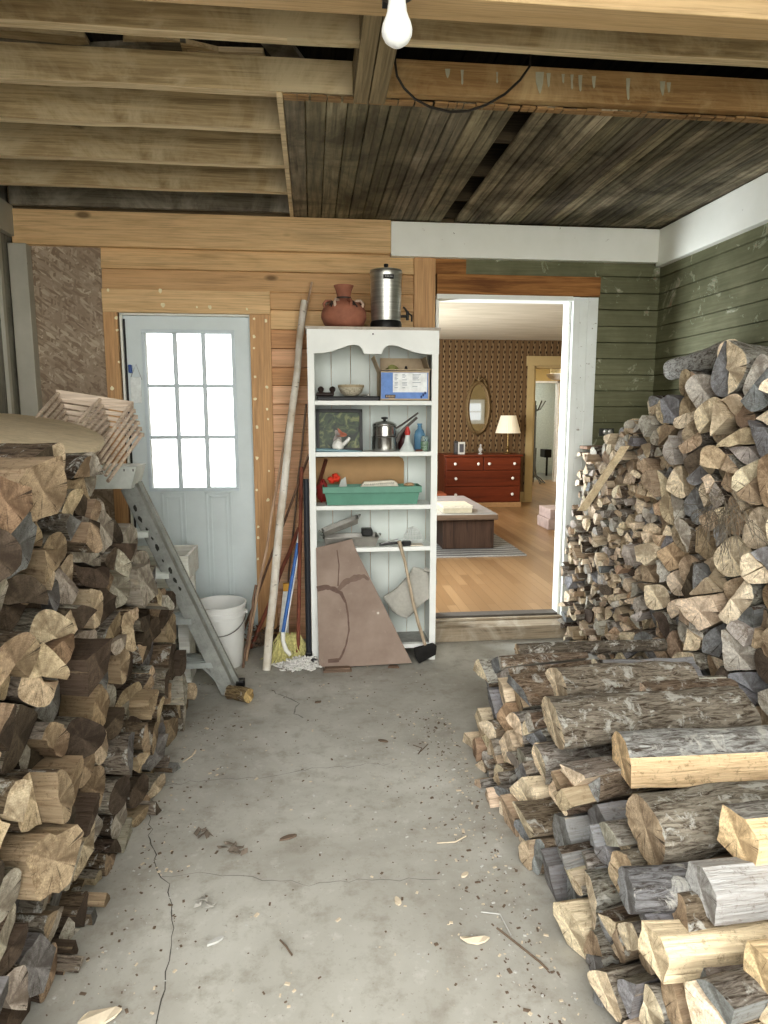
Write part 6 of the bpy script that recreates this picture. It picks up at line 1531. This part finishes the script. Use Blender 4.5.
t = thing('board_game_box', 'pale flat box lying on the coffee table', 'box', ((a.x+b.x)/2, b1y+.1, tz))
m = MB(); m.box((a.x, b1y+.0, tz+.001), (b.x, b1y+.36, tz+.068)); m.build('carton', plain('beige_carton', (.50, .45, .34), .7, 0, .1, 20), parent=t, bevel=.003)
m = MB(); m.box((a.x-.004, b1y-.004, tz+.05), (b.x+.004, b1y+.364, tz+.074)); m.build('lid', plain('beige_lid', (.62, .58, .47), .6), parent=t, bevel=.002)
# stacked pinkish boxes at right
a = atZ(548, 530, FZ); xr = a.x
for k, (w_, h_, lb) in enumerate(((.40, .13, 'lower pinkish brick stacked box at the right of the house room'), (.36, .12, 'upper pinkish box on the stack at the right of the house room'))):
    m = MB(); z_ = FZ+sum((.13,)[:k]); m.box((xr+.02*k, a.y, z_), (xr+w_, a.y+.4, z_+h_-.002)); o = m.build('storage_box', plain('pinkish_grey_'+str(k), (.42, .34, .32), .8, 0, .2, 12), bevel=.006); tag(o, lb, 'box', 'pinkish boxes in the house room')
# red-brown chair at far left behind the table
p = atY(441, 492, 9.0)
t = thing('wooden_chair', 'reddish wooden chair edge seen beside the dresser at the doorway edge', 'chair', (p.x-.2, 8.95, FZ))
rw = plain('red_wood', (.25, .08, .04), .4); zs_ = p.z-.0
m = MB(); m.box((p.x-.42, 8.75, zs_-.03), (p.x+.035, 9.15, zs_)); m.build('seat', rw, parent=t, bevel=.01)
for (xx_, yy_) in ((p.x-.40, 8.77), (p.x+.0, 8.77), (p.x-.40, 9.11), (p.x+.0, 9.11)):
    m = MB(); m.box((xx_, yy_, FZ), (xx_+.03, yy_+.03, zs_-.03)); m.build('leg', rw, parent=t)
m = MB(); m.box((p.x-.42, 8.75, zs_), (p.x-.38, 9.15, zs_+.45)); m.build('backrest', rw, parent=t, bevel=.008)
# ------------------------------------------------------------------ light
w = bpy.data.worlds.new('world'); scene.world = w; w.use_nodes = True
w.node_tree.nodes['Background'].inputs[0].default_value = (1, .985, .94, 1); w.node_tree.nodes['Background'].inputs[1].default_value = 4.4
scene.view_settings.view_transform = 'Standard'; scene.view_settings.look = 'Medium High Contrast'; scene.view_settings.exposure = 0; scene.view_settings.gamma = 1
sl = bpy.data.lights.new('soft_sun', 'SUN'); sl.energy = 2.6; sl.angle = math.radians(55); sl.color = (1, .985, .95)
so = bpy.data.objects.new('soft_sun', sl); COL.objects.link(so); so.rotation_euler = Vector((.62, 1.0, -.62)).to_track_quat('-Z', 'Y').to_euler()
def area_light(name, loc, rot, sx, sy, power, col=(1, 1, 1)):
    l = bpy.data.lights.new(name, 'AREA'); l.shape = 'RECTANGLE'; l.size = sx; l.size_y = sy; l.energy = power; l.color = col
    o = bpy.data.objects.new(name, l); COL.objects.link(o); o.location = loc; o.rotation_euler = rot; return o
area_light('house_window_light', (HX0+.06, 7.9, 1.5), (0, -PI/2, 0), 1.2, 1.2, 95, (1, .98, .94))
area_light('house_near_window', (HX0+.06, 5.1, 1.3), (0, -PI/2, 0), 1.1, .6, 75, (.9, .96, 1))
area_light('house_ceiling_bounce', (2.6, 8.0, HC-.05), (0, 0, 0), 1.6, 1.6, 14, (1, .93, .80))
area_light('hall_light', (4.3, HY+1.6, HC-.08), (0, 0, 0), 1.0, 1.0, 26, (1, .94, .82))
area_light('far_room_light', (4.4, H2+1.0, HC-.08), (0, 0, 0), 1.2, 1.0, 40, (.95, 1, .98))
for o in bpy.data.objects:
    if '_o' in o: del o['_o']
